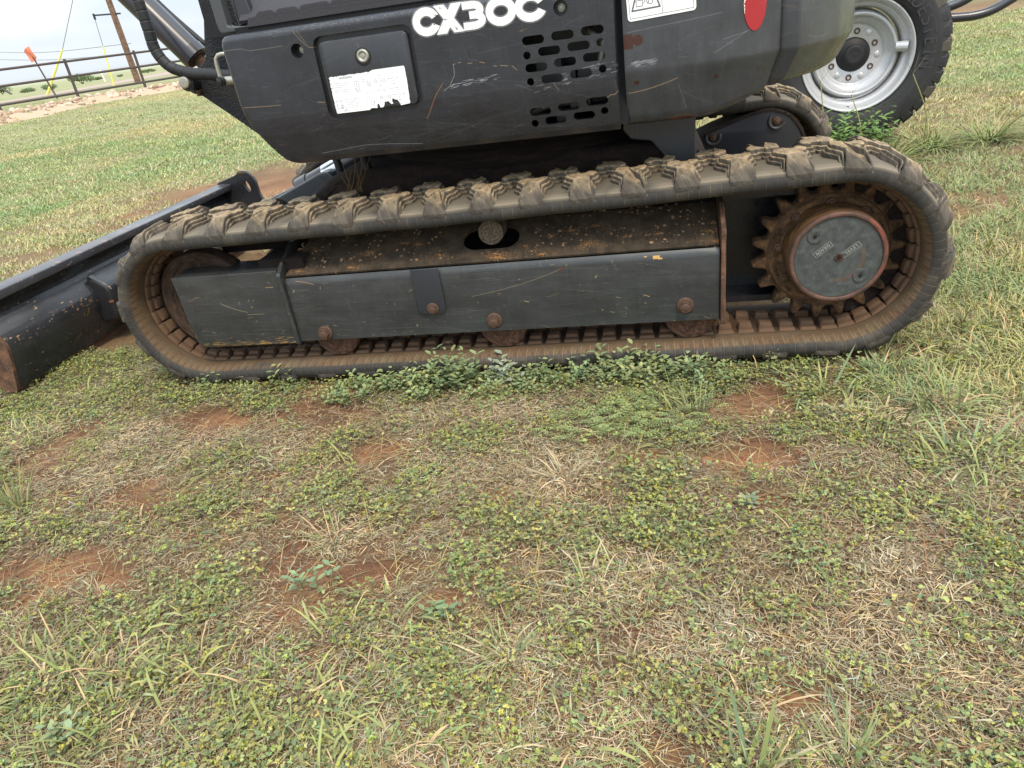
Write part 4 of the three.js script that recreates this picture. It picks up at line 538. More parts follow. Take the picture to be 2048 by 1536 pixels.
function tailSkin(s0, s1, out, edge, lift, ramp = 0.003) { // section: v inward, y
  const sec = [[0, 1.16], [0, 0.95], [0, 0.8], [0, 0.752], [0.0015, 0.742], [0.006, 0.73], [0.018, 0.695], [0.033, 0.65], [0.040, 0.636], [0.050, 0.627], [0.066, 0.622], [0.30, 0.621]], P = [], U = [], I = [], K = sec.length, N = 130;
  for (let i = 0; i <= N; i++) { const s = mix(s0, s1, Math.pow(i / N, 1.7)), f = PLAN(s), up = lift(s), q = Math.min(1, (s - s0) / edge), e = ramp * (1 - q) * (1 - q * 0.3 * (1 - q)); sec.forEach(([v, y]) => { const Y = y < 0.752 ? 0.752 - (0.752 - y) * (1 - up / 0.13) : y, o = out - v - e; P.push(f.x + f.nx * -o * -1, Y, f.z + f.nz * o); U.push(s, Y); }); }
  for (let i = 0; i < N; i++) for (let j = 0; j < K - 1; j++) { const a = i * K + j, b = a + K; I.push(a, a + 1, b, b, a + 1, b + 1); }
  for (const e of [0, N]) { const f = PLAN(e ? s1 : s0), k = P.length / 3; sec.forEach(([v, y], j) => { P.push(P[(e * K + j) * 3], P[(e * K + j) * 3 + 1], P[(e * K + j) * 3 + 2]); U.push(e ? s1 : s0, y); }); sec.forEach(([v, y], j) => { P.push(f.x - f.nx * 0.3, P[(e * K + j) * 3 + 1], f.z - f.nz * 0.3); U.push((e ? s1 : s0) - 0.05, y); }); for (let j = 0; j < K - 1; j++) I.push(k + j, k + j + 1, k + K + j, k + K + j, k + j + 1, k + K + j + 1); }
  const g = new THREE.BufferGeometry(); g.setAttribute('position', new THREE.Float32BufferAttribute(P, 3)); g.setAttribute('uv', new THREE.Float32BufferAttribute(U.map((v, i) => i % 2 ? (v - 0.6) / 0.6 : v / 1.2), 2)); g.setIndex(I); g.computeVertexNormals(); return g;
}
{
  const tailTex = paintTexture([60, 63, 68], 81, '150,110,80', 0.6, 2048, 1024, (x, R) => {
    const X = (s) => s / 1.2 * 2048, Y = (y) => (1.2 - y) / 0.6 * 1024; x.fillStyle = 'rgb(62,32,25)'; x.beginPath(); x.arc(X(0.032), Y(0.812), 20, 0, 7); x.fill(); x.fillRect(X(0.0), Y(0.826), 36, 52); x.fillRect(X(0.02), Y(0.725), 20, 12);
    x.beginPath(); x.ellipse(X(0.21), Y(0.714), 9, 7, 0, 0, 7); x.fill(); x.fillStyle = 'rgb(88,52,36)'; x.fillRect(X(0.10), Y(0.632), 90, 22);
    x.strokeStyle = 'rgba(170,140,110,0.8)'; x.lineWidth = 3; x.beginPath(); x.moveTo(X(0.003), Y(0.70)); x.quadraticCurveTo(X(0.05), Y(0.70), X(0.12), Y(0.722)); x.stroke();
    x.strokeStyle = 'rgba(150,154,158,0.4)'; for (const q of [[0.28, 0.80, 0.2, 0.765], [0.22, 0.79, 0.31, 0.805], [0.01, 0.83, 0.22, 0.845], [0.12, 0.71, 0.14, 0.65]]) { x.lineWidth = 2.4; x.beginPath(); x.moveTo(X(q[0]), Y(q[1])); x.lineTo(X(q[2]), Y(q[3])); x.stroke(); }
    for (let i = 0; i < 40; i++) { x.strokeStyle = 'rgba(176,180,184,0.55)'; x.lineWidth = 1 + R(); const a = 0.005 + R() * 0.06, b = 0.762 + (R() - 0.5) * 0.014; x.beginPath(); x.moveTo(X(a), Y(b)); x.lineTo(X(a + 0.012), Y(b + 0.002)); x.stroke(); }
  });
  const m = new THREE.MeshPhysicalMaterial({ name: 'scratched grey tail paint', map: tailTex, roughness: 0.48, roughnessMap: rough, clearcoat: 0.15, clearcoatRoughness: 0.4 }), sSeam = 0.378, lift = (s) => 0.035 * sstep(0.18, 0.42, s);
  part('rear_panel', tailSkin(0, sSeam, 0, 0.006, lift), m, ex);
  part('counterweight', tailSkin(sSeam + 0.010, 1.9, 0.028, 0.022, (s) => 0.035 * sstep(0.18, 0.42, s) + 0.014, 0.04), m, ex);
  const patch = (name, s0, s1, y0, y1, mat, label) => { const g = new THREE.PlaneGeometry(1, 1, 24, 6), p = g.attributes.position; for (let i = 0; i < p.count; i++) { const f = PLAN(mix(s0, s1, p.getX(i) + 0.5)); const y = mix(y0, y1, p.getY(i) + 0.5); p.setXYZ(i, f.x + f.nx * 0.0015, y, f.z + f.nz * 0.0015); } g.computeVertexNormals(); return part(name, g, mat, ex, label); };
  { const [c, x] = canvas(256, 512), [ca, a] = canvas(256, 512), R = rng(5); x.fillStyle = '#a01a26'; x.fillRect(0, 0, 256, 512); for (let j = 0; j < 64; j++) for (let i = 0; i < 33; i++) { x.fillStyle = (i + j) % 2 ? '#b22833' : '#86101a'; x.beginPath(); x.arc(i * 8 + (j % 2) * 4, j * 8, 3, 0, 7); x.fill(); } scratches(x, 256, 512, R, 14, '235,160,160', 0.3, 0.8, 20, 90, 0.3, 2, 2);
    x.fillStyle = '#e6e2dc'; for (let i = 0; i < 40; i++) { x.beginPath(); x.arc(4 + R() * 16, 230 + R() * 170, 2 + R() * 5, 0, 7); x.fill(); } a.fillStyle = '#000'; a.fillRect(0, 0, 256, 512); a.fillStyle = '#fff'; a.beginPath(); a.ellipse(128, 256, 122, 250, 0, 0, 7); a.fill();
    patch('reflector', 0.268, 0.332, 0.797, 0.915, new THREE.MeshPhysicalMaterial({ name: 'red reflective film', map: tex(c), alphaMap: tex(ca, false), transparent: true, roughness: 0.35, clearcoat: 0.4 }), 'red oval reflector with a frayed edge'); }
  { const [c, x] = canvas(512, 512), [ca, a] = canvas(512, 512); x.fillStyle = '#eef0f0'; x.fillRect(0, 0, 512, 512); x.strokeStyle = '#5c6166'; x.lineWidth = 4; x.strokeRect(22, 22, 468, 468); x.beginPath(); x.moveTo(262, 24); x.lineTo(262, 488); x.stroke(); x.lineWidth = 12; x.lineJoin = 'round'; x.beginPath(); x.moveTo(146, 150); x.lineTo(40, 440); x.lineTo(246, 440); x.closePath(); x.stroke();
    x.lineWidth = 5; x.strokeRect(74, 376, 46, 40); x.beginPath(); x.moveTo(130, 260); x.lineTo(150, 320); x.lineTo(120, 330); x.moveTo(150, 320); x.lineTo(146, 370); x.lineTo(160, 410); x.moveTo(146, 370); x.lineTo(128, 402); x.moveTo(196, 300); x.lineTo(166, 304); x.moveTo(176, 292); x.lineTo(166, 304); x.lineTo(178, 312); x.stroke(); x.beginPath(); x.ellipse(180, 398, 16, 14, 0, 0, 7); x.stroke(); x.strokeRect(286, 300, 60, 54); x.fillStyle = '#70757a'; for (let i = 0; i < 6; i++) x.fillRect(290, 120 + i * 26, 150 - (i % 3) * 30, 8);
    a.fillStyle = '#000'; a.fillRect(0, 0, 512, 512); a.fillStyle = '#fff'; a.beginPath(); a.roundRect?.(4, 4, 504, 504, 26); if (!a.roundRect) a.rect(4, 4, 504, 504); a.fill();
    const g = new THREE.PlaneGeometry(0.152, 0.152); g.rotateZ(0.045); g.translate(0.041, 0.929, -1.8135); part('warning_decal', g, new THREE.MeshStandardMaterial({ name: 'white warning decal', map: tex(c), alphaMap: tex(ca, false), transparent: true, roughness: 0.5 }), ex, 'white warning decal with a triangle pictogram'); }
  part('seam_gap', box(-0.062, -0.040, 0.63, 1.15, -2.1, -1.845), M.dark, ex);
  part('floor_pan', [box(-0.90, 0.15, 0.628, 0.64, -3.1, -1.95), lathe([[0.001, 0.03], [0.66, 0.03], [0.66, 0], [0.001, 0]], [-0.45, 0.632, -2.55], 'y', 60)], M.rustDark, ex);
  part('belly_bracket', slab(roundShape([[-0.0629, 0.5744], [-0.0421, 0.5494], [0.0126, 0.5398], [0.0696, 0.4687], [0.132, 0.44], [0.135, 0.64], [-0.06, 0.64]], 0.006), -2.4, -2.1, 0.004), new THREE.MeshStandardMaterial({ name: 'plain dark grey bracket', color: 0x4b4d50, roughness: 0.6, roughnessMap: rough }), ex);
}
{ // step cover above the panel: rubber lip with cut-outs, sloping textured top, steel corner
  const lip = roundShape([[-0.965, 0.9535], [-0.955, 0.976, 0.002], [-0.935, 0.977], [-0.925, 0.986, 0.006], [-0.888, 0.986, 0.006], [-0.880, 0.979], [-0.872, 0.986, 0.006], [-0.826, 0.986, 0.006], [-0.818, 0.978], [-0.810, 0.986, 0.006], [-0.742, 0.987, 0.006], [-0.735, 0.980], [-0.728, 0.987, 0.006], [-0.60, 0.988], [-0.05, 0.988], [-0.05, 0.953]], 0.002);
  part('step_cover', [slab(lip, -1.865, -1.85, 0.003, 2, 4), box(-0.985, -0.05, -0.004, 0.004, 0, 0.34).rotateX(0.62).translate(0, 1.165, -2.135)], M.cover, ex);
  part('cover_side', slab(roundShape([[-0.998, 0.957], [-0.955, 0.974], [-0.985, 1.2], [-1.02, 1.2]], 0.004), -1.90, -1.875, 0.004), M.gloss, ex);
  part('corner_trim', [slab(roundShape([[-1.043, 0.948, 0.01], [-0.957, 0.948], [-0.957, 0.957], [-1.018, 0.9625, 0.006], [-1.022, 1.2], [-1.052, 1.2], [-1.046, 0.97]], 0.004), -1.885, -1.855, 0.004)], M.grey, ex);
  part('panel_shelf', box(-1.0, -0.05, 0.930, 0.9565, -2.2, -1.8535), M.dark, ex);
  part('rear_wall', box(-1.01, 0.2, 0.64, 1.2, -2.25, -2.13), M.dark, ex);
}
{ // swing bracket, boom cylinder, hose, pin and handle at the front
  const zb = -2.30;
  part('swing_bracket', [slab(roundShape([[-1.294, 1.135], [-1.361, 0.9304], [-1.368, 0.8977, 0.015], [-1.399, 0.8763, 0.02], [-1.433, 0.8728, 0.03], [-1.461, 0.846, 0.03], [-1.461, 0.8065, 0.03], [-1.419, 0.7925], [-1.312, 0.7017], [-1.198, 0.5992], [-1.046, 1.102]], 0.004), zb - 0.06, zb, 0.004, 2)], M.pebbled, ex);
  part('cab_post', box(-1.30, -1.24, 0.95, 1.5, -2.28, -2.24), M.pebbled, ex); part('bolt', hexBolt(-1.28, 1.055, -2.28, 0.014, 0.012), M.black, ex);
  const b = part('swing_pin', [lathe([[0.001, 0.055], [0.010, 0.0545], [0.0165, 0.055], [0.0175, 0.052], [0.0175, 0.0]], [-1.425, 0.8403, -2.285], 'z', 30)], M.zinc, ex); part('pin_boss', lathe([[0.0165, 0.046], [0.023, 0.046], [0.0245, 0.043], [0.0245, 0.0]], [-1.43, 0.8364, -2.3], 'z', 30), M.gloss, b);
  part('bolt', [cyl([-1.419, 0.8059, -2.29], [-1.42, 0.7938, -2.29], 0.008, 0.008, 6), cyl([-1.415, 0.8116, -2.29], [-1.417, 0.8057, -2.29], 0.011, 0.011, 6)], M.rustBolt, ex);
  const e0 = [-1.445, 0.9026, -2.38], e1 = [-1.691, 1.218, -2.38], dir = V(e1[0] - e0[0], e1[1] - e0[1], 0).normalize(), P = (d) => [e0[0] + dir.x * d, e0[1] + dir.y * d, e0[2]];
  const bc = part('boom_cylinder', [cyl(P(0.012), P(1.3), 0.043, 0.043, 40), cyl(P(0.0), P(0.03), 0.0445, 0.0455, 40)], M.gloss, ex); part('cylinder_foot', [cyl(P(-0.004), P(0.0), 0.034, 0.036, 30), cyl(P(-0.05), P(0), 0.018, 0.02, 14)], M.rust, bc);
  const q0 = [-1.447, 0.936, -2.46], q1 = [-1.556, 1.058, -2.46], q2 = [-1.653, 1.188, -2.46]; part('steel_pipe', sweep([q0, q1, q2], 0.011, 10), M.rubberHose, ex);
  const hp = [[-1.503, 1.136, -2.25], [-1.501, 1.062, -2.25], [-1.499, 0.9991, -2.25], [-1.498, 0.9423, -2.25], [-1.469, 0.8928, -2.25], [-1.408, 0.8653, -2.25], [-1.333, 0.8532, -2.24], [-1.231, 0.839, -2.22]];
  part('wrapped_hose', sweep(hp, (d) => 0.0175 - 0.0012 * Math.pow(Math.abs(Math.cos(d * Math.PI / 0.028)), 60), 14, false, 420), M.rubberHose, ex);
  part('tie_down_handle', [sweep([[-1.184, 0.9035, -2.1], [-1.2, 0.9041, -2.1], [-1.213, 0.899, -2.1], [-1.218, 0.8836, -2.1], [-1.219, 0.8581, -2.1], [-1.219, 0.8349, -2.1]], 0.006, 10), cyl([-1.231, 0.8343, -2.12], [-1.21, 0.8354, -2.085], 0.0135, 0.0135, 18), cyl([-1.22, 0.8336, -2.1], [-1.176, 0.8328, -2.1], 0.012, 0.012, 14)], M.zinc, ex); part('bolt', hexBolt(-1.211, 0.8343, -2.083, 0.009, 0.008), M.black, ex);
}
{ // dozer blade with its arm, cylinder and lifting ear
  const z0 = -3.33, z1 = -1.785, [c, x] = canvas(1024, 512), R = rng(33); mottled(c, x, 1024, 512, [40, 41, 44], 0.3, 33, 60);
  for (let i = 0; i < 1400; i++) { const py = R() * 512, y = py / 512, hot = Math.exp(-((y - 0.52) ** 2) / 0.004) + Math.exp(-((y - 0.06) ** 2) / 0.004) + 0.15; if (R() > hot) continue; x.fillStyle = `rgba(${R() > 0.5 ? '136,84,62' : '170,142,112'},${0.5 + 0.5 * R()})`; x.beginPath(); x.ellipse(R() * 1024, py, 1 + R() * 4, 1 + R() * 2, 0, 0, 7); x.fill(); }
  x.fillStyle = 'rgba(130,132,140,0.3)'; x.fillRect(0, 36, 1024, 58);
  scratches(x, 1024, 512, R, 70, '196,140,62', 0.3, 0.9, 8, 50, 1.2, 1, 1.4); for (let i = 0; i < 160; i++) { x.fillStyle = `rgba(190,136,60,${0.3 + 0.5 * R()})`; x.fillRect(R() * 1024, 496 + R() * 14, 4 + R() * 30, 2 + R() * 3); }
  const bm = new THREE.MeshStandardMaterial({ name: 'worn blade paint', map: tex(c), roughness: 0.42, roughnessMap: rough });
  const prof = [[-2.088, 0.0], [-2.072, 0.008], [-2.030, 0.160, 0.03], [-2.050, 0.205, 0.03], [-2.092, 0.245, 0.02], [-2.092, 0.296], [-2.045, 0.302, 0.004], [-2.040, 0.331, 0.006], [-2.105, 0.337, 0.01], [-2.165, 0.27, 0.05], [-2.168, 0.12, 0.05], [-2.125, 0.0]];
  const s = roundShape(prof, 0.004), g = slab(s, z0, z1, 0.004, 2, 6); const bl = part('dozer_blade', planarUV(smooth(g, 0.5), 0, 1, 0, 0.366, (px, py, pz) => [(pz - z0) / 1.55, py]), bm, ex);
  part('end_cap', slab(roundShape(prof.map(([a, b, r]) => [-2.11 + (a + 2.11) * 1.0, b, r]), 0.004), z1 - 0.001, z1 + 0.012, 0.002), M.rust, bl, 'rusty brown end of the blade');
  part('cutting_edge', box(-2.098, -2.084, -0.03, 0.016, z0, z1), M.rust, bl);
  const ear = new THREE.Shape(); { const q = roundShape([[-2.12, 0.05], [-2.12, 0.34, 0.02], [-2.0, 0.372, 0.01], [-1.985, 0.39, 0.012], [-1.945, 0.386, 0.02], [-1.905, 0.35, 0.03], [-1.902, 0.27, 0.02], [-1.878, 0.2, 0.02], [-1.88, 0.05]], 0.01); ear.copy(q); } const h = new THREE.Path(); h.absellipse(-1.955, 0.3122, 0.017, 0.034, 0, Math.PI * 2, true, 0.25); ear.holes.push(h);
  part('lifting_ear', slab(ear, z0 - 0.014, z0 + 0.006, 0.004, 2, 8), bm, bl);
  part('arm_mount', [slab(roundShape([[-2.06, 0.05], [-1.985, 0.07, 0.02], [-1.975, 0.2, 0.03], [-2.06, 0.255, 0.02]], 0.01), -2.62, -2.22, 0.02, 4)], bm, bl);
  for (const z of [-2.36, -2.9]) part('blade_arm', slab(roundShape([[-2.0, 0.12], [-2.0, 0.2], [-1.287, 0.434], [-1.08, 0.512], [-1.05, 0.512], [-1.03, 0.478], [-1.10, 0.444], [-1.287, 0.37]], 0.02), z - 0.05, z + 0.05, 0.006), M.grey, ex);
  const a = [-0.88, 0.57, -2.52], b = [-1.98, 0.16, -2.52], at = (t) => [mix(a[0], b[0], t), mix(a[1], b[1], t), -2.40];
  const cy = part('blade_cylinder', [cyl(at(-0.05), at(0.26), 0.034, 0.034, 28), cyl(at(0.26), at(0.3), 0.038, 0.038, 28)], M.gloss, ex); part('cylinder_rod', cyl(at(0.29), at(1), 0.016, 0.016, 18), M.chrome, cy); part('cylinder_collar', cyl(at(0.15), at(0.20), 0.0352, 0.0352, 28), M.chrome, cy);
  part('hydraulic_hose', [sweep([[-0.86, 0.62, -2.16], [-0.85, 0.55, -2.15], [-0.83, 0.49, -2.14], [-0.82, 0.44, -2.13]], 0.014, 10), sweep([[-0.98, 0.62, -2.2], [-0.955, 0.56, -2.18], [-0.95, 0.49, -2.18]], 0.012, 10)], M.rubberHose, ex);
  const R2 = rng(3), wires = []; for (let i = 0; i < 9; i++) { const q = [-0.95 + R2() * 0.1, 0.47, -2.1], w = [(R2() - 0.3) * 0.14, 0.06 + R2() * 0.08]; wires.push(sweep([q, [q[0] + w[0] * 0.4, q[1] + w[1] * 0.2, q[2]], [q[0] + w[0], q[1] + w[1], q[2] + (R2() - 0.5) * 0.05]], 0.0014, 5, false, 8)); } part('caught_straw', wires, new THREE.MeshStandardMaterial({ name: 'dry stalks', color: 0x6e5c38, roughness: 1 }), ex);
}
// ---------------------------------------------------------------- wide wheel of the implement behind
{
  const hub = [1.131, 0.468, -4.443], f = thing('farm_implement', 'farm implement with a wide black tyre on a silver rim, behind the excavator', 'farm implement', hub);
  const tyreM = new THREE.MeshStandardMaterial({ name: 'tyre rubber', roughness: 0.75, map: (() => { const [c, x] = canvas(512, 512), R = rng(2); mottled(c, x, 512, 512, [40, 40, 43], 0.35, 2, 60); specks(x, 512, 512, R, 120, '190,188,180', 0.6, 1.6, 0.8); return tex(c, true, [3, 3]); })() });
  const dust = new THREE.MeshStandardMaterial({ name: 'dusty tread', color: 0x4a463f, roughness: 0.9 });
  const ty = part('tyre', lathe([[0.285, -0.02], [0.292, 0.0], [0.305, 0.012], [0.33, 0.022], [0.36, 0.028], [0.40, 0.022], [0.43, 0.006], [0.452, -0.03], [0.463, -0.08], [0.468, -0.2], [0.463, -0.32], [0.452, -0.37], [0.43, -0.406], [0.36, -0.428], [0.30, -0.40], [0.285, -0.38]], [0, 0, 0], 'z', 96), tyreM, f);
  const tb = toCreasedNormals(join([slab(roundShape([[0.405, -0.026], [0.447, -0.031], [0.4735, -0.033], [0.4735, 0.033], [0.447, 0.031], [0.405, 0.026]], 0.006), -0.12, 0.004, 0.006), slab(roundShape([[0.40, -0.024], [0.45, -0.028], [0.45, 0.028], [0.40, 0.024]], 0.006), -0.02, 0.018, 0.006)]), 0.5);
  { const p = tb.attributes.position; for (let i = 0; i < p.count; i++) { const r = p.getX(i), z = p.getZ(i); if (z > -0.03) p.setZ(i, z - 0.9 * Math.max(0, r - 0.43)); p.setY(i, p.getY(i) - z * 0.25); } tb.computeVertexNormals(); }
  for (let i = 0; i < 36; i++) for (const k of [1, -1]) { const m = new THREE.Mesh(tb, i % 3 ? tyreM : dust); m.name = 'tread_block'; m.rotation.z = i / 36 * 2 * Math.PI + (k > 0 ? 0 : 0.08); if (k < 0) { m.rotation.set(Math.PI, 0, -m.rotation.z); m.position.z = -0.4; } ty.add(m); }
  const font = await new FontLoader().loadAsync('fonts/droid/droid_sans_regular.typeface.json'), letters = [];
  'VREDESTEIN'.split('').forEach((ch, i) => { const g = new TextGeometry(ch, { font, size: 0.062, depth: 0.003, curveSegments: 3, bevelEnabled: false }); g.computeBoundingBox(); g.translate(-(g.boundingBox.min.x + g.boundingBox.max.x) / 2, 0, 0); const a = Math.PI / 2 - (67 - i * 8.8) * Math.PI / 180; g.translate(0, 0.318, 0.0245); g.rotateZ(-a); letters.push(g); });
  part('lettering', letters, new THREE.MeshStandardMaterial({ name: 'raised tyre letters', color: 0x34343a, roughness: 0.6 }), ty);
  const silver = new THREE.MeshStandardMaterial({ name: 'silver rim paint', color: 0xb9babd, roughness: 0.42, metalness: 0.25, roughnessMap: rough });
  const rim = part('rim', lathe([[0.262, -0.36], [0.268, -0.2], [0.24, -0.16], [0.232, -0.06], [0.245, -0.045], [0.262, -0.035], [0.266, -0.012], [0.276, 0.002], [0.284, 0.004], [0.288, -0.002], [0.288, -0.03]], [0, 0, 0], 'z', 96), silver, f);
  part('wheel_disc', lathe([[0.235, -0.15], [0.215, -0.055], [0.205, -0.048], [0.193, -0.052], [0.188, -0.075], [0.165, -0.082], [0.155, -0.098], [0.145, -0.102], [0.088, -0.102], [0.088, -0.12]], [0, 0, 0], 'z', 96), silver, rim);
  part('hub_cap', lathe([[0.0, -0.06], [0.012, -0.062], [0.016, -0.06], [0.028, -0.062], [0.032, -0.059], [0.046, -0.061], [0.050, -0.064], [0.054, -0.085], [0.078, -0.092], [0.087, -0.105], [0.087, -0.12]], [0, 0, 0], 'z', 40), M.rubberHose, f);
  for (let i = 0; i < 6; i++) { const a = 0.42 + i * Math.PI / 3, r = 0.117; part('wheel_nut', lathe([[0.0, -0.012], [0.008, -0.012], [0.009, 0.003], [0.013, 0.004], [0.016, 0.0], [0.017, -0.006]], [Math.cos(a) * r, Math.sin(a) * r, -0.1], 'z', 20), M.rustBolt, rim); const b = a + Math.PI / 6; part('pressed_dimple', lathe([[0.0, 0.005], [0.010, 0.0045], [0.017, 0.0]], [Math.cos(b) * 0.125, Math.sin(b) * 0.125, -0.1015], 'z', 20), silver, rim); }
  part('valve_shield', [toCreasedNormals(cyl([0.195, 0.02, -0.035], [0.252, 0.018, -0.02], 0.026, 0.026, 24), 0.5)], silver, rim);
  const L = (p) => [p[0] - hub[0], p[1] - hub[1], p[2] - hub[2]];
  part('frame_tube', sweep([L([1.51, 0.5873, -4.72]), L([1.675, 0.5766, -4.72]), L([1.787, 0.5749, -4.72]), L([1.87, 0.5912, -4.72]), L([1.97, 0.6409, -4.72]), L([2.121, 0.7245, -4.72])], 0.024, 16), M.gloss, f);
  part('frame_tube', sweep([L([1.616, 0.6228, -4.75]), L([1.724, 0.6532, -4.75]), L([1.87, 0.7348, -4.75])], 0.026, 14), M.gloss, f);
}

// ---------------------------------------------------------------- ground cover
class Tri { constructor() { this.p = []; this.c = []; this.i = []; }
  v(x, y, z, c) { this.p.push(x, y, z); this.c.push(c[0], c[1], c[2]); return this.p.length / 3 - 1; }
  blade(o, dir, len, w, bend, c0, c1, seg = 3, twist = 0) { // a tapering strip that droops towards its tip
    const d = V(...dir).normalize(), side = V(d.z, 0, -d.x); if (side.lengthSq() < 1e-5) side.set(1, 0, 0); side.normalize(); if (twist) side.applyAxisAngle(d, twist);
    let p = V(...o), q = d.clone(), a, b; const st = len / seg;
    for (let k = 0; k <= seg; k++) { const t = k / seg, ww = w * (k === seg ? 0.08 : 1 - 0.45 * t * t) / 2, c = mix3(c0, c1, t), x = this.v(p.x - side.x * ww, p.y - side.y * ww, p.z - side.z * ww, c), y = this.v(p.x + side.x * ww, p.y + side.y * ww, p.z + side.z * ww, c); if (k) this.i.push(a, b, x, x, b, y); a = x; b = y; p.addScaledVector(q, st); q.y -= bend * st / len * 1.2; q.normalize(); }
  }
  leaflet(o, dir, up, len, w, c, fold = 0.25, heart = true) { // a blunt obovate leaf folded along its midrib
    const d = V(...dir).normalize(), n = V(...up), s = V().crossVectors(d, n).normalize(); n.crossVectors(s, d);
    const at = (u, v) => { const lift = Math.abs(v) * fold * w - u * u * 0.12 * len; return this.v(o[0] + d.x * u * len + s.x * v * w + n.x * lift, o[1] + d.y * u * len + s.y * v * w + n.y * lift, o[2] + d.z * u * len + s.z * v * w + n.z * lift, mix3(c, c.map((k) => k * 1.18), Math.abs(v) * 1.6)); };
    const a = at(0, 0), m = at(0.55, 0), e = at(heart ? 0.9 : 1.08, 0), l1 = at(0.45, 0.42), r1 = at(0.45, -0.42), l2 = at(0.85, 0.5 * (heart ? 1 : 0.6)), r2 = at(0.85, -0.5 * (heart ? 1 : 0.6)), l3 = at(1, 0.25), r3 = at(1, -0.25);
    this.i.push(a, l1, m, l1, l2, m, l2, l3, m, l3, e, m, a, m, r1, r1, m, r2, r2, m, r3, r3, m, e);
  }
  burr(o, r, c) { const R = this.R; for (let k = 0; k < 14; k++) { const a = R() * 6.283, b = Math.acos(2 * R() - 1), d = [Math.sin(b) * Math.cos(a), Math.cos(b), Math.sin(b) * Math.sin(a)], e = V(...d).cross(V(R() - 0.5, R() - 0.5, R() - 0.5)).normalize().multiplyScalar(r * 0.5), f = V(...d).cross(e).normalize().multiplyScalar(r * 0.5), s = 1.35; const x = this.v(o[0] + d[0] * r * 0.3 + e.x, o[1] + d[1] * r * 0.3 + e.y, o[2] + d[2] * r * 0.3 + e.z, c), y = this.v(o[0] + d[0] * r * 0.3 - e.x + f.x, o[1] + d[1] * r * 0.3 - e.y + f.y, o[2] + d[2] * r * 0.3 - e.z + f.z, c), z = this.v(o[0] + d[0] * r * s, o[1] + d[1] * r * s, o[2] + d[2] * r * s, c.map((q) => q * 1.35)); this.i.push(x, y, z); const w = this.v(o[0] + d[0] * r * 0.3 - e.x - f.x, o[1] + d[1] * r * 0.3 - e.y - f.y, o[2] + d[2] * r * 0.3 - e.z - f.z, c); this.i.push(x, z, w); } }
  stem(o, e, w, c) { this.blade(o, [e[0] - o[0], e[1] - o[1], e[2] - o[2]], Math.hypot(e[0] - o[0], e[1] - o[1], e[2] - o[2]), w, 0, c, c, 1); }
  geo() { const g = new THREE.BufferGeometry(); g.setAttribute('position', new THREE.Float32BufferAttribute(this.p, 3)); g.setAttribute('color', new THREE.Float32BufferAttribute(this.c, 3)); g.setIndex(this.i); g.computeVertexNormals(); return g; } }
const jit = (R, c, a) => { const k = 1 + (R() - 0.5) * 2 * a, h = (R() - 0.5) * a; return [c[0] * (k + h), c[1] * k, c[2] * (k - h)]; };
const CLOVER = [0.235, 0.235, 0.088], CLOVERB = [0.150, 0.175, 0.076], BURR = [0.33, 0.345, 0.10], STRAW = [0.43, 0.335, 0.19], STRAWG = [0.37, 0.30, 0.19], RUNNER = [0.28, 0.22, 0.09], GRASS = [0.235, 0.27, 0.095], GRASSB = [0.19, 0.235, 0.115];
function cloverProto(seed, big, burrs) {
  const R = rng(seed), t = new Tri(); t.R = R;
  const n = 5 + Math.floor(R() * 4);
  for (let k = 0; k < n; k++) {
    const a = k / n * 6.283 + (R() - 0.5), L = (0.02 + 0.045 * R()) * big, e = [Math.cos(a) * L, 0.006 + 0.008 * R(), Math.sin(a) * L]; t.stem([0, 0.003, 0], e, 0.0011, jit(R, RUNNER, 0.25));
    const m = 2 + Math.floor(R() * 3);
    for (let q = 0; q < m; q++) {
      const f = 0.35 + 0.65 * (q + R() * 0.6) / m, b = [e[0] * f, e[1] * f, e[2] * f], pa = a + (R() - 0.5) * 2.4, h = (0.006 + 0.016 * R()) * big, tip = [b[0] + Math.cos(pa) * h * 0.7, b[1] + h, b[2] + Math.sin(pa) * h * 0.7]; t.stem(b, tip, 0.0008, [0.13, 0.15, 0.06]);
      const c = jit(R, R() < 0.5 ? CLOVER : CLOVERB, 0.28), up = [(R() - 0.5) * 0.9, 1, (R() - 0.5) * 0.9], sz = (0.0036 + 0.0030 * R()) * Math.sqrt(big);
      for (let w = -1; w <= 1; w++) { const la = pa + w * 1.25 + (R() - 0.5) * 0.3; t.leaflet(tip, [Math.cos(la), 0.15 + (R() - 0.5) * 0.5, Math.sin(la)], up, sz, sz * 0.85, c.map((v) => v * (0.9 + 0.2 * R()))); }
    }
    if (R() < burrs) { const f = 0.4 + 0.6 * R(), h = 0.008 + 0.012 * R(); t.burr([e[0] * f + (R() - 0.5) * 0.01, e[1] + h, e[2] * f + (R() - 0.5) * 0.01], 0.0026 + 0.0018 * R(), jit(R, BURR, 0.22)); }
  }
  return t.geo();
}
function strawProto(seed, n, lay, len, c) { const R = rng(seed), t = new Tri(); for (let k = 0; k < n; k++) { const a = R() * 6.283, r = 0.035 * Math.sqrt(R()), b = R() * 6.283, d = [Math.cos(a), lay * (R() - 0.25), Math.sin(a)], l = len * (0.35 + R()), q = jit(R, R() < 0.6 ? c : R() < 0.45 ? STRAWG : [0.16, 0.095, 0.045], 0.3); t.blade([Math.cos(b) * r - d[0] * l * 0.5, 0.004 + 0.010 * R(), Math.sin(b) * r - d[2] * l * 0.5], d, l, 0.0009 + 0.0013 * R() * R(), 0.25 * (R() - 0.3), q, q.map((v) => v * 1.12), 2, (R() - 0.5)); } return t.geo(); }
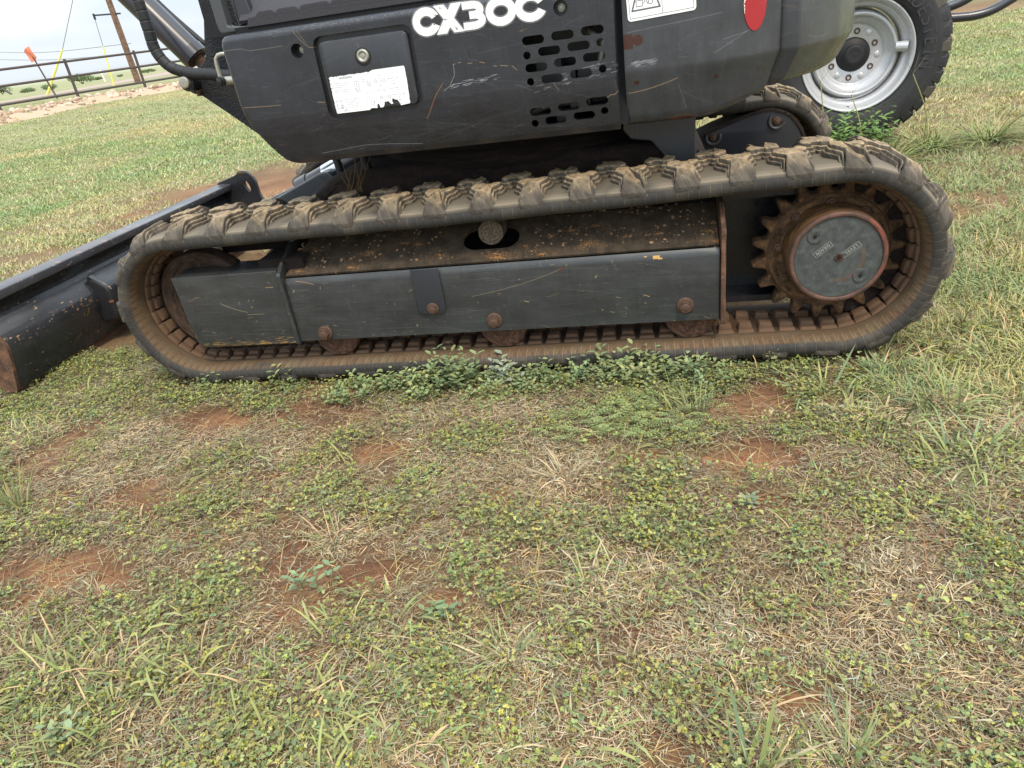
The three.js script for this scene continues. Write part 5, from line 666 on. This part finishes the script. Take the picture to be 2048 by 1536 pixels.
function tuftProto(seed, n, h, w, spread, c0, c1, dry = 0.15, bend = 0.8, rad = 0.03) { const R = rng(seed), t = new Tri(); for (let k = 0; k < n; k++) { const a = R() * 6.283, p = a + (R() - 0.5) * 2.6, s = spread * (0.15 + 1.1 * R()), r = rad * Math.sqrt(R()), d = [Math.cos(p) * s, 1 - 0.3 * Math.min(1, s), Math.sin(p) * s], dr = R() < dry, q = jit(R, dr ? STRAW : R() < 0.5 ? GRASS : GRASSB, 0.25), e = mix3(q, dr ? [0.3, 0.24, 0.15] : [0.34, 0.34, 0.15], 0.5 * R()); t.blade([Math.cos(a) * r, -0.004, Math.sin(a) * r], d, h * (0.3 + 0.9 * R()), w * (0.6 + 0.7 * R()), bend * (0.1 + 1.3 * R()), c0 ? mix3(q, c0, 0.5) : q, c1 ? mix3(e, c1, 0.5) : e, 4, (R() - 0.5) * 1.2); } return t.geo(); }
const PLANT = new THREE.MeshPhysicalMaterial({ name: 'plant leaves', vertexColors: true, roughness: 0.8, side: THREE.DoubleSide, specularIntensity: 0.35 });
const DRYM = new THREE.MeshStandardMaterial({ name: 'dry stalks and straw', vertexColors: true, roughness: 0.85, side: THREE.DoubleSide });
function scatter(name, label, category, protos, mat, seed, count, place) { // place(R) -> [x, z, scale, tint, sink] or null
  const R = rng(seed), lists = protos.map(() => []), q = new THREE.Quaternion(), e = new THREE.Euler(), M4 = new THREE.Matrix4();
  for (let i = 0; i < count; i++) { const p = place(R); if (!p) continue; e.set((R() - 0.5) * 0.25, R() * 6.283, (R() - 0.5) * 0.25); lists[Math.floor(R() * protos.length)].push([M4.compose(V(p[0], groundY(p[0], p[1]) + (p[4] ?? 0), p[1]), q.setFromEuler(e), V(p[2], p[2] * (0.8 + 0.5 * R()), p[2])).clone(), p[3]]); }
  const grp = new THREE.Group(); grp.name = numbered(name); tag(grp, label, category, null, 'stuff'); scene.add(grp);
  lists.forEach((l, k) => { if (!l.length) return; const m = new THREE.InstancedMesh(protos[k], mat, l.length); m.name = name + '_patch'; m.userData.kind = 'stuff'; l.forEach(([mm, c], i) => { m.setMatrixAt(i, mm); m.setColorAt(i, new THREE.Color().setRGB(...c)); }); m.castShadow = m.receiveShadow = true; grp.add(m); });
  return grp;
}
const tone = (R, a = 0.2) => { const k = 1 + (R() - 0.5) * 2 * a; return [k * (1 + (R() - 0.5) * a), k, k * (1 + (R() - 0.5) * a)]; };
const onTrack = (x, z) => z < -1.80 && z > -2.09 && x > -1.5 && x < 0.60;
const onFar = (x, z) => z < -3.0 && z > -3.34 && x > -1.5 && x < 0.60;
const nearPt = (R) => { const z = -0.36 - 1.75 * Math.pow(R(), 0.85), hw = 0.75 + 0.72 * (-z); return [-0.32 + (R() * 2 - 1) * hw * 0.93 + 0.02 * z, z]; };
// low clover with burrs
scatter('clover', 'low grey green clover with yellow green burrs covering the near ground', 'clover', [1, 2, 3, 4, 5, 6, 7, 8].map((s) => cloverProto(s, [0.7, 1, 0.8, 1.25, 0.6, 0.9, 1.4, 0.75][s % 8], 0.42)), PLANT, 101, 20000, (R) => {
  const [x, z] = nearPt(R), f = fields(x, z); if (onTrack(x, z)) return null; const n = fbm(x * 11 + 30, z * 11 + 8, 0, 4), k = 0.20 + 1.2 * (n - 0.48) - 0.62 * f.soil - 0.20 * f.dry + (z < -1.62 ? 0.3 : 0) - 0.12 * f.lush; if (R() > k) return null;
  return [x, z, 0.55 + 0.5 * R(), tone(R, 0.22), 0];
});
scatter('straw_thatch', 'dry straw and thatch lying between the clover', 'dry straw', [11, 12, 13, 14, 15, 16].map((s) => strawProto(s, 16, 0.12, 0.021, s % 2 ? STRAW : STRAWG)), DRYM, 102, 30000, (R) => { const [x, z] = nearPt(R), f = fields(x, z); if (onTrack(x, z) || R() > 0.55 + 0.45 * f.dry - 0.58 * f.soil) return null; return [x, z, 0.6 + 0.7 * R(), tone(R, 0.3).map((v) => v * (0.75 + 0.3 * f.dry)), 0]; });
scatter('dry_grass', 'pale dry grass clumps lying flat in the near ground', 'dry grass', [21, 22, 23, 24].map((s) => tuftProto(s, 24, 0.045, 0.0016, 2.8, STRAW, [0.40, 0.33, 0.22], 0.8, 0.7)), DRYM, 103, 5200, (R) => { const [x, z] = nearPt(R), f = fields(x, z); if (onTrack(x, z) || R() > 0.085 + 0.42 * f.dry - 0.3 * f.soil) return null; return [x, z, 0.6 + 0.7 * R(), tone(R, 0.22), 0]; });
scatter('grass', 'green grass blades in the near ground, thickest at right and lower left', 'grass', [31, 32, 33, 34, 35].map((s) => tuftProto(s, 13, 0.064, s % 2 ? 0.0036 : 0.0024, 1.8, null, null, 0.3, 1.3, 0.045)), PLANT, 104, 6800, (R) => { const [x, z] = nearPt(R), f = fields(x, z); if (onTrack(x, z) || R() > 0.055 + 0.75 * f.lush - 0.1 * f.soil) return null; return [x, z, 0.55 + 0.75 * R(), tone(R, 0.18), 0]; });
scatter('runner_stems', 'thin yellow brown runners and stalks crossing the near ground', 'stems', [41, 42, 43].map((s) => { const R = rng(s), t = new Tri(); for (let k = 0; k < 5; k++) { const a = R() * 6.283, c = jit(R, R() < 0.5 ? RUNNER : [0.2, 0.11, 0.06], 0.3); t.blade([(R() - 0.5) * 0.05, 0.005, (R() - 0.5) * 0.05], [Math.cos(a), 0.22 * R(), Math.sin(a)], 0.05 + 0.09 * R(), 0.0014, 0.5 * R(), c, c, 5); } return t.geo(); }), DRYM, 105, 2600, (R) => { const [x, z] = nearPt(R); if (onTrack(x, z)) return null; return [x, z, 0.6 + 0.6 * R(), tone(R, 0.25), 0.002]; });
{ const R0 = rng(5), clod = [0, 1, 2].map((k) => { const g = new THREE.IcosahedronGeometry(0.005, 1), p = g.attributes.position; for (let i = 0; i < p.count; i++) { const s = 0.7 + 0.6 * noise(p.getX(i) * 400 + k * 7, p.getY(i) * 400, p.getZ(i) * 400 + 2.5); p.setXYZ(i, p.getX(i) * s, p.getY(i) * s * 0.7, p.getZ(i) * s); } g.computeVertexNormals(); return g; });
  scatter('soil_crumbs', 'crumbs of red soil on the bare patches', 'soil crumbs', clod, new THREE.MeshStandardMaterial({ name: 'soil crumbs', color: new THREE.Color().setRGB(0.19, 0.085, 0.04), roughness: 1 }), 106, 12000, (R) => { const [x, z] = nearPt(R), f = fields(x, z); if (onTrack(x, z) || R() > 0.06 + 0.8 * f.soil) return null; const s = 0.2 + 1.3 * R() ** 4; return [x, z, s, tone(R, 0.3), 0.001]; }); }
// the lawn beyond
function lawnProto(seed, n, r, h, w) { const R = rng(seed), t = new Tri(); for (let k = 0; k < n; k++) { const a = R() * 6.283, d = r * Math.sqrt(R()), b = R() * 6.283, s = 0.5 + 1.1 * R(), q = jit(R, R() < 0.4 ? [0.45, 0.40, 0.27] : R() < 0.5 ? GRASS : GRASSB, 0.2); t.blade([Math.cos(a) * d, -0.004, Math.sin(a) * d], [Math.cos(b) * s, 1, Math.sin(b) * s], h * (0.5 + 0.8 * R()), w * (0.7 + 0.6 * R()), 0.9 * R(), q, mix3(q, [0.43, 0.44, 0.28], 0.45), 2, R()); } return t.geo(); }
const inHull = (x, z) => onTrack(x, z) || onFar(x, z) || (x < -2.0 && x > -2.2 && z < -1.78 && z > -3.34);
const lawnOK = (x, z) => { const f = fields(x, z); return f; };
scatter('lawn_grass', 'short green mown grass of the lawn behind the excavator', 'lawn grass', [51, 52, 53, 54].map((s) => lawnProto(s, 90, 0.11, 0.026, 0.0030)), PLANT, 107, 34000, (R) => { const r = 1.9 + 10.5 * Math.pow(R(), 0.7), a = -1.1 + 2.25 * R() - 0.22, x = Math.sin(a) * r * 1.15 - 0.2, z = -Math.cos(a) * r * 1.1; if (z > -1.85 || inHull(x, z) || (x > -2 && x < 0.45 && z > -3.3)) return null; const f = fields(x, z); if (R() < f.soil * 1.05) return null; const d = fbm(x / 1.3 + 5, z / 1.3, 0, 3), y = sstep(0.4, 0.68, d), far = sstep(3, 9, r); return [x, z, (0.75 + 0.5 * R()) * (1 + far * 0.35), mix3([0.82, 1.0, 0.80], [1.30, 1.18, 1.08], clamp(y + 0.7 * f.dry + (x > 0.8 ? 0.25 : 0), 0, 1)).map((v) => v * (0.85 + 0.3 * R())), -0.006]; });
scatter('lawn_grass', 'rough pale green grass beside the right end of the near track', 'grass', [71, 72, 73].map((s) => tuftProto(s, 30, 0.075, 0.0026, 1.9, null, [0.40, 0.39, 0.22], 0.32, 1.2, 0.07)), PLANT, 110, 3400, (R) => { const x = 0.55 + 2.3 * R(), z = -1.55 - 2.9 * R() * R(); if (onTrack(x, z) || x < 0.62 - 0.25 * (z + 1.8) * 0 && z < -1.75 || R() < fields(x, z).soil * 0.85) return null; return [x, z, 0.55 + 0.6 * R(), mix3([0.8, 0.95, 0.85], [1.35, 1.2, 1.05], sstep(0.36, 0.66, fbm(x * 2.1, z * 2.1, 0, 3))), 0]; });
scatter('lawn_grass', 'distant pale lawn grass out to the pipe fence', 'lawn grass', [56, 57].map((s) => lawnProto(s, 120, 0.30, 0.034, 0.007)), PLANT, 108, 34000, (R) => { const r = 7 + 38 * Math.pow(R(), 0.8), a = -1.15 + 2.0 * R() - 0.1, x = Math.sin(a) * r, z = -Math.cos(a) * r; const f = fields(x, z); if (R() < f.soil) return null; const d = fbm(x / 2.6 + 5, z / 2.6, 0, 3); return [x, z, 0.8 + 0.5 * R(), mix3([0.98, 1.08, 0.92], [1.35, 1.25, 1.1], sstep(0.4, 0.66, d)).map((v) => v * (0.85 + 0.3 * R())), -0.02]; });

const weedProto = (seed) => { const R = rng(seed), t = new Tri(); for (let k = 0; k < 5; k++) { const a = R() * 6.283, d = 0.03 * R(), H = 0.02 + 0.036 * R(), o = [Math.cos(a) * d, 0, Math.sin(a) * d], tip = [o[0] + (R() - 0.5) * 0.05, H, o[2] + (R() - 0.5) * 0.05]; t.stem(o, tip, 0.0014, [0.16, 0.19, 0.08]); for (let q = 0; q < 7; q++) { const f = 0.2 + 0.8 * q / 6, b = q * 2.4 + R(), l = (0.008 + 0.010 * R()) * (seed % 2 ? 1 : 0.75); t.leaflet([mix(o[0], tip[0], f), mix(o[1], tip[1], f), mix(o[2], tip[2], f)], [Math.cos(b), 0.1 + 0.6 * R(), Math.sin(b)], [(R() - 0.5) * 0.6, 1, (R() - 0.5) * 0.6], l, l * 0.7, jit(R, R() < 0.5 ? [0.22, 0.25, 0.11] : [0.17, 0.22, 0.10], 0.22), 0.25, seed % 2 === 0); } } return t.geo(); };
scatter('weed_row', 'small leafy weeds growing along the foot of the near track', 'weeds', [61, 62, 63, 64].map(weedProto), PLANT, 109, 300, (R) => { const x = -1.35 + 1.95 * R(), z = -1.765 + 0.16 * R() * R(), k = 0.12 + 0.75 * sstep(-0.95, -0.7, x) * (1 - sstep(0.05, 0.25, x)); if (R() > k) return null; return [x, z, 0.6 + 0.7 * R(), tone(R, 0.2), 0]; });

// ---------------------------------------------------------------- single plants one can point at
function plant(name, label, cat, px, build, matl = PLANT) { const t = new Tri(); t.R = rng(Math.floor(Math.abs(px[0]) * 1000 + Math.abs(px[1]) * 77)); const parts = build(t, t.R) ?? {}; const o = thing(name, label, cat, [px[0], groundY(px[0], px[1]), px[1]]); part('foliage', t.geo(), matl, o); return o; }
const frond = (t, R, o, a, L, c) => { const d = V(Math.cos(a), 0.5 + 0.6 * R(), Math.sin(a)).normalize(), n = 8, p = V(...o), q = d.clone(); let prev = p.clone(); for (let k = 1; k <= n; k++) { p.addScaledVector(q, L / n); q.y -= 0.11; q.normalize(); t.stem(prev.toArray(), p.toArray(), 0.0012, [0.13, 0.16, 0.06]); const s = V(-q.z, 0.1, q.x).normalize(), l = L * 0.2 * Math.sin(Math.PI * (0.15 + 0.8 * k / n)); for (const e of [-1, 1]) t.leaflet(p.toArray(), [s.x * e + q.x * 0.45, s.y + 0.1, s.z * e + q.z * 0.45], [0, 1, 0], l, l * 0.34, jit(R, c, 0.15), 0.2, false); prev = p.clone(); } };
function feathery(px, n, r, L, label) { plant('feathery_weed', label, 'weed', px, (t, R) => { for (let k = 0; k < n; k++) { const a = R() * 6.283, d = r * Math.sqrt(R()); frond(t, R, [Math.cos(a) * d, 0.004 + 0.02 * R(), Math.sin(a) * d * 0.7], R() * 6.283, L * (0.6 + 0.6 * R()), R() < 0.6 ? [0.21, 0.265, 0.11] : [0.25, 0.29, 0.11]); } }); }
feathery([-0.0157, -1.55], 110, 0.16, 0.058, 'feathery light green weed patch before the middle of the track');
feathery([-0.1595, -1.474], 46, 0.11, 0.052, 'feathery weed patch with blue green fronds left of the larger feathery patch');
feathery([-0.4632, -1.617], 14, 0.06, 0.045, 'small feathery weed beside the short stick before the track');
function broad(px, n, r, h, label, c = [0.19, 0.235, 0.105]) { plant('broadleaf_weed', label, 'weed', px, (t, R) => { for (let k = 0; k < n; k++) { const a = R() * 6.283, d = r * Math.sqrt(R()), o = [Math.cos(a) * d, 0, Math.sin(a) * d * 0.6], H = h * (0.45 + 0.6 * R()), tip = [o[0] + (R() - 0.5) * h * 0.5, H, o[2] + (R() - 0.5) * h * 0.5]; t.stem(o, tip, 0.0018, [0.12, 0.15, 0.06]); const m = 4 + Math.floor(R() * 4); for (let q = 0; q < m; q++) { const f = 0.35 + 0.65 * q / (m - 1), p = [mix(o[0], tip[0], f), mix(o[1], tip[1], f), mix(o[2], tip[2], f)], b = q * 2.4 + R(), l = (0.010 + 0.010 * R()) * (h > 0.2 ? 2.2 : h > 0.08 ? 1.35 : 1); t.leaflet(p, [Math.cos(b), 0.15 + 0.5 * R(), Math.sin(b)], [(R() - 0.5) * 0.4, 1, (R() - 0.5) * 0.4], l, l * 0.62, jit(R, c, 0.2), 0.25, false); } } }); }
broad([-0.5709, -1.716], 26, 0.085, 0.12, 'leafy dark green weed standing against the track below the middle roller');
broad([-0.4143, -1.734], 12, 0.07, 0.10, 'silvery leaved weed against the track left of the feathery patch', [0.26, 0.29, 0.20]);
broad([-0.0809, -1.753], 18, 0.11, 0.095, 'broad leaved weed touching the track above the feathery patch');
broad([-0.2596, -1.745], 14, 0.11, 0.07, 'low leafy weed row touching the track between silvery and broad weeds');
broad([-0.8519, -1.657], 14, 0.06, 0.06, 'small broad leaved weed just below the left roller');
broad([-0.8955, -0.5915], 7, 0.04, 0.05, 'grey green broad leaved weed near the lower left corner', [0.19, 0.23, 0.12]);
broad([0.1735, -1.176], 4, 0.02, 0.03, 'small rosette at the edge of the red soil patch at right', [0.19, 0.23, 0.14]);
broad([-0.3851, -0.8739], 7, 0.035, 0.028, 'dark rosette with a small white flower near the bottom middle', [0.15, 0.2, 0.1]);
broad([-0.6358, -0.9288], 6, 0.04, 0.07, 'upright toothed weed left of the bottom middle soil patch', [0.17, 0.23, 0.12]);
function tuft(px, n, h, w, spread, label, dry = 0.1, c0 = null, c1 = null, name = 'grass_tuft') { const g = tuftProto(Math.floor(Math.abs(px[0] * 991) + Math.abs(px[1] * 313)), n, h, w, spread, c0, c1, dry, spread > 1 ? 1.2 : 0.7, spread > 1.5 ? 0.06 : 0.022), o = thing(name, label, 'grass tuft', [px[0], groundY(px[0], px[1]), px[1]]); part('foliage', g, dry > 0.5 ? DRYM : PLANT, o); }
tuft([-1.542, -1.179], 70, 0.115, 0.0026, 0.45, 'upright fine bright green grass tuft at the left edge');
tuft([-1.015, -1.826], 26, 0.085, 0.0026, 0.4, 'thin upright grass tuft against the track under the left roller');
tuft([0.1166, -1.727], 30, 0.085, 0.0024, 0.8, 'fine grass tuft with dry seed stalks against the track', 0.35);
tuft([0.0928, -1.556], 36, 0.08, 0.003, 0.6, 'fine green grass tuft right of the feathery weed patch');
tuft([-0.2021, -1.277], 30, 0.10, 0.003, 0.9, 'bleached dry grass tuft right of the bottom middle clover', 0.95, STRAW, [0.4, 0.34, 0.25]);
tuft([-0.1092, -0.9484], 60, 0.09, 0.0028, 1.6, 'large flat straw coloured grass tuft near the bottom middle', 0.95, STRAW, [0.4, 0.34, 0.25]);
tuft([-0.2536, -0.7866], 60, 0.085, 0.003, 1.3, 'half dry grass tuft at the bottom middle', 0.5);
tuft([0.3865, -1.002], 26, 0.05, 0.0032, 0.9, 'small white bleached grass sprig at the right', 0.98, [0.4, 0.37, 0.28], [0.5, 0.46, 0.36]);
tuft([0.4422, -0.9177], 18, 0.06, 0.003, 1.5, 'forked dry stalks lying at the right edge', 0.95, STRAW, [0.4, 0.34, 0.26]);
tuft([-0.6711, -1.065], 44, 0.085, 0.0028, 1.3, 'grey dry grass tuft left of the bottom middle soil patch', 0.7);
tuft([-1.11, -0.8891], 30, 0.05, 0.0035, 0.8, 'cut bleached stubble tuft at lower left', 0.95, [0.34, 0.28, 0.19], [0.42, 0.35, 0.25]);
tuft([0.2307, -0.6457], 60, 0.10, 0.003, 1.0, 'straw and green grass tuft at the lower right corner', 0.45);
tuft([0.0958, -0.6149], 20, 0.11, 0.006, 0.8, 'wide bladed green grass tuft at the bottom right of middle');
tuft([-1.813, -1.527], 60, 0.085, 0.003, 1.2, 'pale grass tuft at the left below the blade', 0.4);
tuft([0.1718, -1.325], 14, 0.05, 0.0035, 1.0, 'stubby sprig beside the small rock on red soil', 0.6);
for (const [q, l] of [[[0.4113, -1.621], 'first wide bladed grass clump, left of the right hand lush grass'], [[0.5705, -1.728], 'wide bladed grass clump before the right end of the track'], [[0.6361, -1.544], 'wide bladed grass clump in the middle of the lush grass at right'], [[0.8324, -1.731], 'wide bladed grass clump at the right edge behind the others'], [[0.6381, -1.329], 'lowest wide bladed grass clump at the right edge']]) tuft(q, 60, 0.115, 0.0052, 1.6, l, 0.2);
// weeds before the implement wheel
broad([1.0, -4.16], 150, 0.28, 0.25, 'dense dark green weed clump at the left foot of the tyre', [0.14, 0.23, 0.07]);
for (const [q, n, l] of [[[1.48, -4.22], 150, 'tall green grass clump before the tyre'], [[1.78, -4.3], 130, 'tall green grass clump at the right foot of the tyre'], [[1.2, -4.0], 110, 'low grass clump below the tyre beside the leafy weed'], [[2.1, -4.35], 90, 'grass clump right of the tyre at the picture edge'], [[0.86, -3.75], 60, 'small grass clump just behind the far track']]) { const g = tuftProto(Math.floor(q[0] * 997), n * 2, 0.17, 0.0022, 1.2, [0.2, 0.28, 0.09], null, 0.18, 1.0).scale(2.2, 1, 1.7), o = thing('grass_tuft', l, 'grass tuft', [q[0], -0.01, q[1]]); part('foliage', g, PLANT, o); }
{ // a single seed stalk in front of the tyre, stalks at its left
  const stalk = (px, top, label) => { const q = px, o = thing('seed_stalk', label, 'seed stalk', [q[0], 0, q[1]]), e = [top[0] - q[0], top[1], top[2] - q[1]], t = new Tri(), c = [0.17, 0.19, 0.08]; part('stem', sweep([[0, 0, 0], [e[0] * 0.4 + 0.02, e[1] * 0.5, e[2] * 0.5], e], 0.0028, 5, false, 10), new THREE.MeshStandardMaterial({ color: 0x8d8a55, roughness: 0.8 }), o); for (const [a, b] of [[-0.06, 0.1], [0.02, 0.11], [0.04, 0.06], [-0.05, 0.02]]) t.blade(e, [a, b, 0], 0.1, 0.006, 0, c, [0.3, 0.27, 0.16], 2); part('seed_head', t.geo(), DRYM, o); };
  const zt = -3.9; stalk([1.42, -4.1], [1.316, 0.3854, -4.12], 'tall seed stalk standing in front of the tyre at right'); stalk([0.9, -4.15], [0.8993, 0.385, -4.2], 'thin seed stalk in front of the tyre at far left'); stalk([1.1, -4.12], [1.056, 0.3066, -4.2], 'thin seed stalk before the lower lip of the rim');
}
// loose sticks and a rock
{ const stickM = new THREE.MeshStandardMaterial({ name: 'weathered stick', map: rustTexture([150, 118, 88], 88), roughness: 0.95 });
  const lay = (pts, r, label, name = 'stick') => { const o = pts[0]; const m = part(name, sweep(pts.map(([x, z, y]) => [x - o[0], groundY(x, z) + (y ?? 0.012), z - o[1]]), (d, L) => r * (1 - 0.4 * d / L) * (0.9 + 0.2 * noise(d * 120, 3)), 8, false, 24), stickM, scene); m.position.set(o[0], 0, o[1]); tag(m, label, 'stick'); };
  lay([[-0.4372, -1.663, 0.012], [-0.4128, -1.684, 0.02], [-0.3834, -1.702, 0.022]], 0.0085, 'short broken stick before the track beside the small feathery weed');
  lay([[-0.5432, -1.325, 0.006], [-0.5616, -1.423, 0.012], [-0.561, -1.489, 0.016], [-0.5184, -1.473, 0.014], [-0.4875, -1.452, 0.008]], 0.0075, 'bent brown root curling out of the ground in the middle');
  lay([[-0.9467, -1.526, 0.004], [-0.9761, -1.464, 0.008], [-1.003, -1.417, 0.006]], 0.004, 'thin twig lying on the soil patch below the left roller');
  const g = mergeVertices(strip(new THREE.IcosahedronGeometry(1, 3)).deleteAttribute('uv').deleteAttribute('normal')), p = g.attributes.position; for (let i = 0; i < p.count; i++) { const s = 0.7 + 0.55 * noise(p.getX(i) * 1.7 + 9, p.getY(i) * 1.7 + 2, p.getZ(i) * 1.7 + 5.5); p.setXYZ(i, p.getX(i) * s, p.getY(i) * s * 0.8, p.getZ(i) * s); } g.computeVertexNormals();
  const rm = new THREE.MeshStandardMaterial({ name: 'tan rock', map: rustTexture([168, 120, 84], 99), roughness: 0.95 });
  for (const [q, s, l] of [[[0.1028, -1.333], 0.014, 'small tan rock on the red soil patch at right'], [[0.232, -1.495], 0.010, 'small brown pebble at the upper edge of the right soil patch'], [[0.1951, -1.414], 0.008, 'dark pebble between the two rocks on the right soil patch']]) { const m = part('small_rock', g, rm, scene); m.scale.setScalar(s); m.position.set(q[0], groundY(...q) + s * 0.4, q[1]); m.rotation.set(s * 90, s * 300, 0.3); tag(m, l, 'rock'); }
}
shade(scene);
renderer.render(scene, camera);
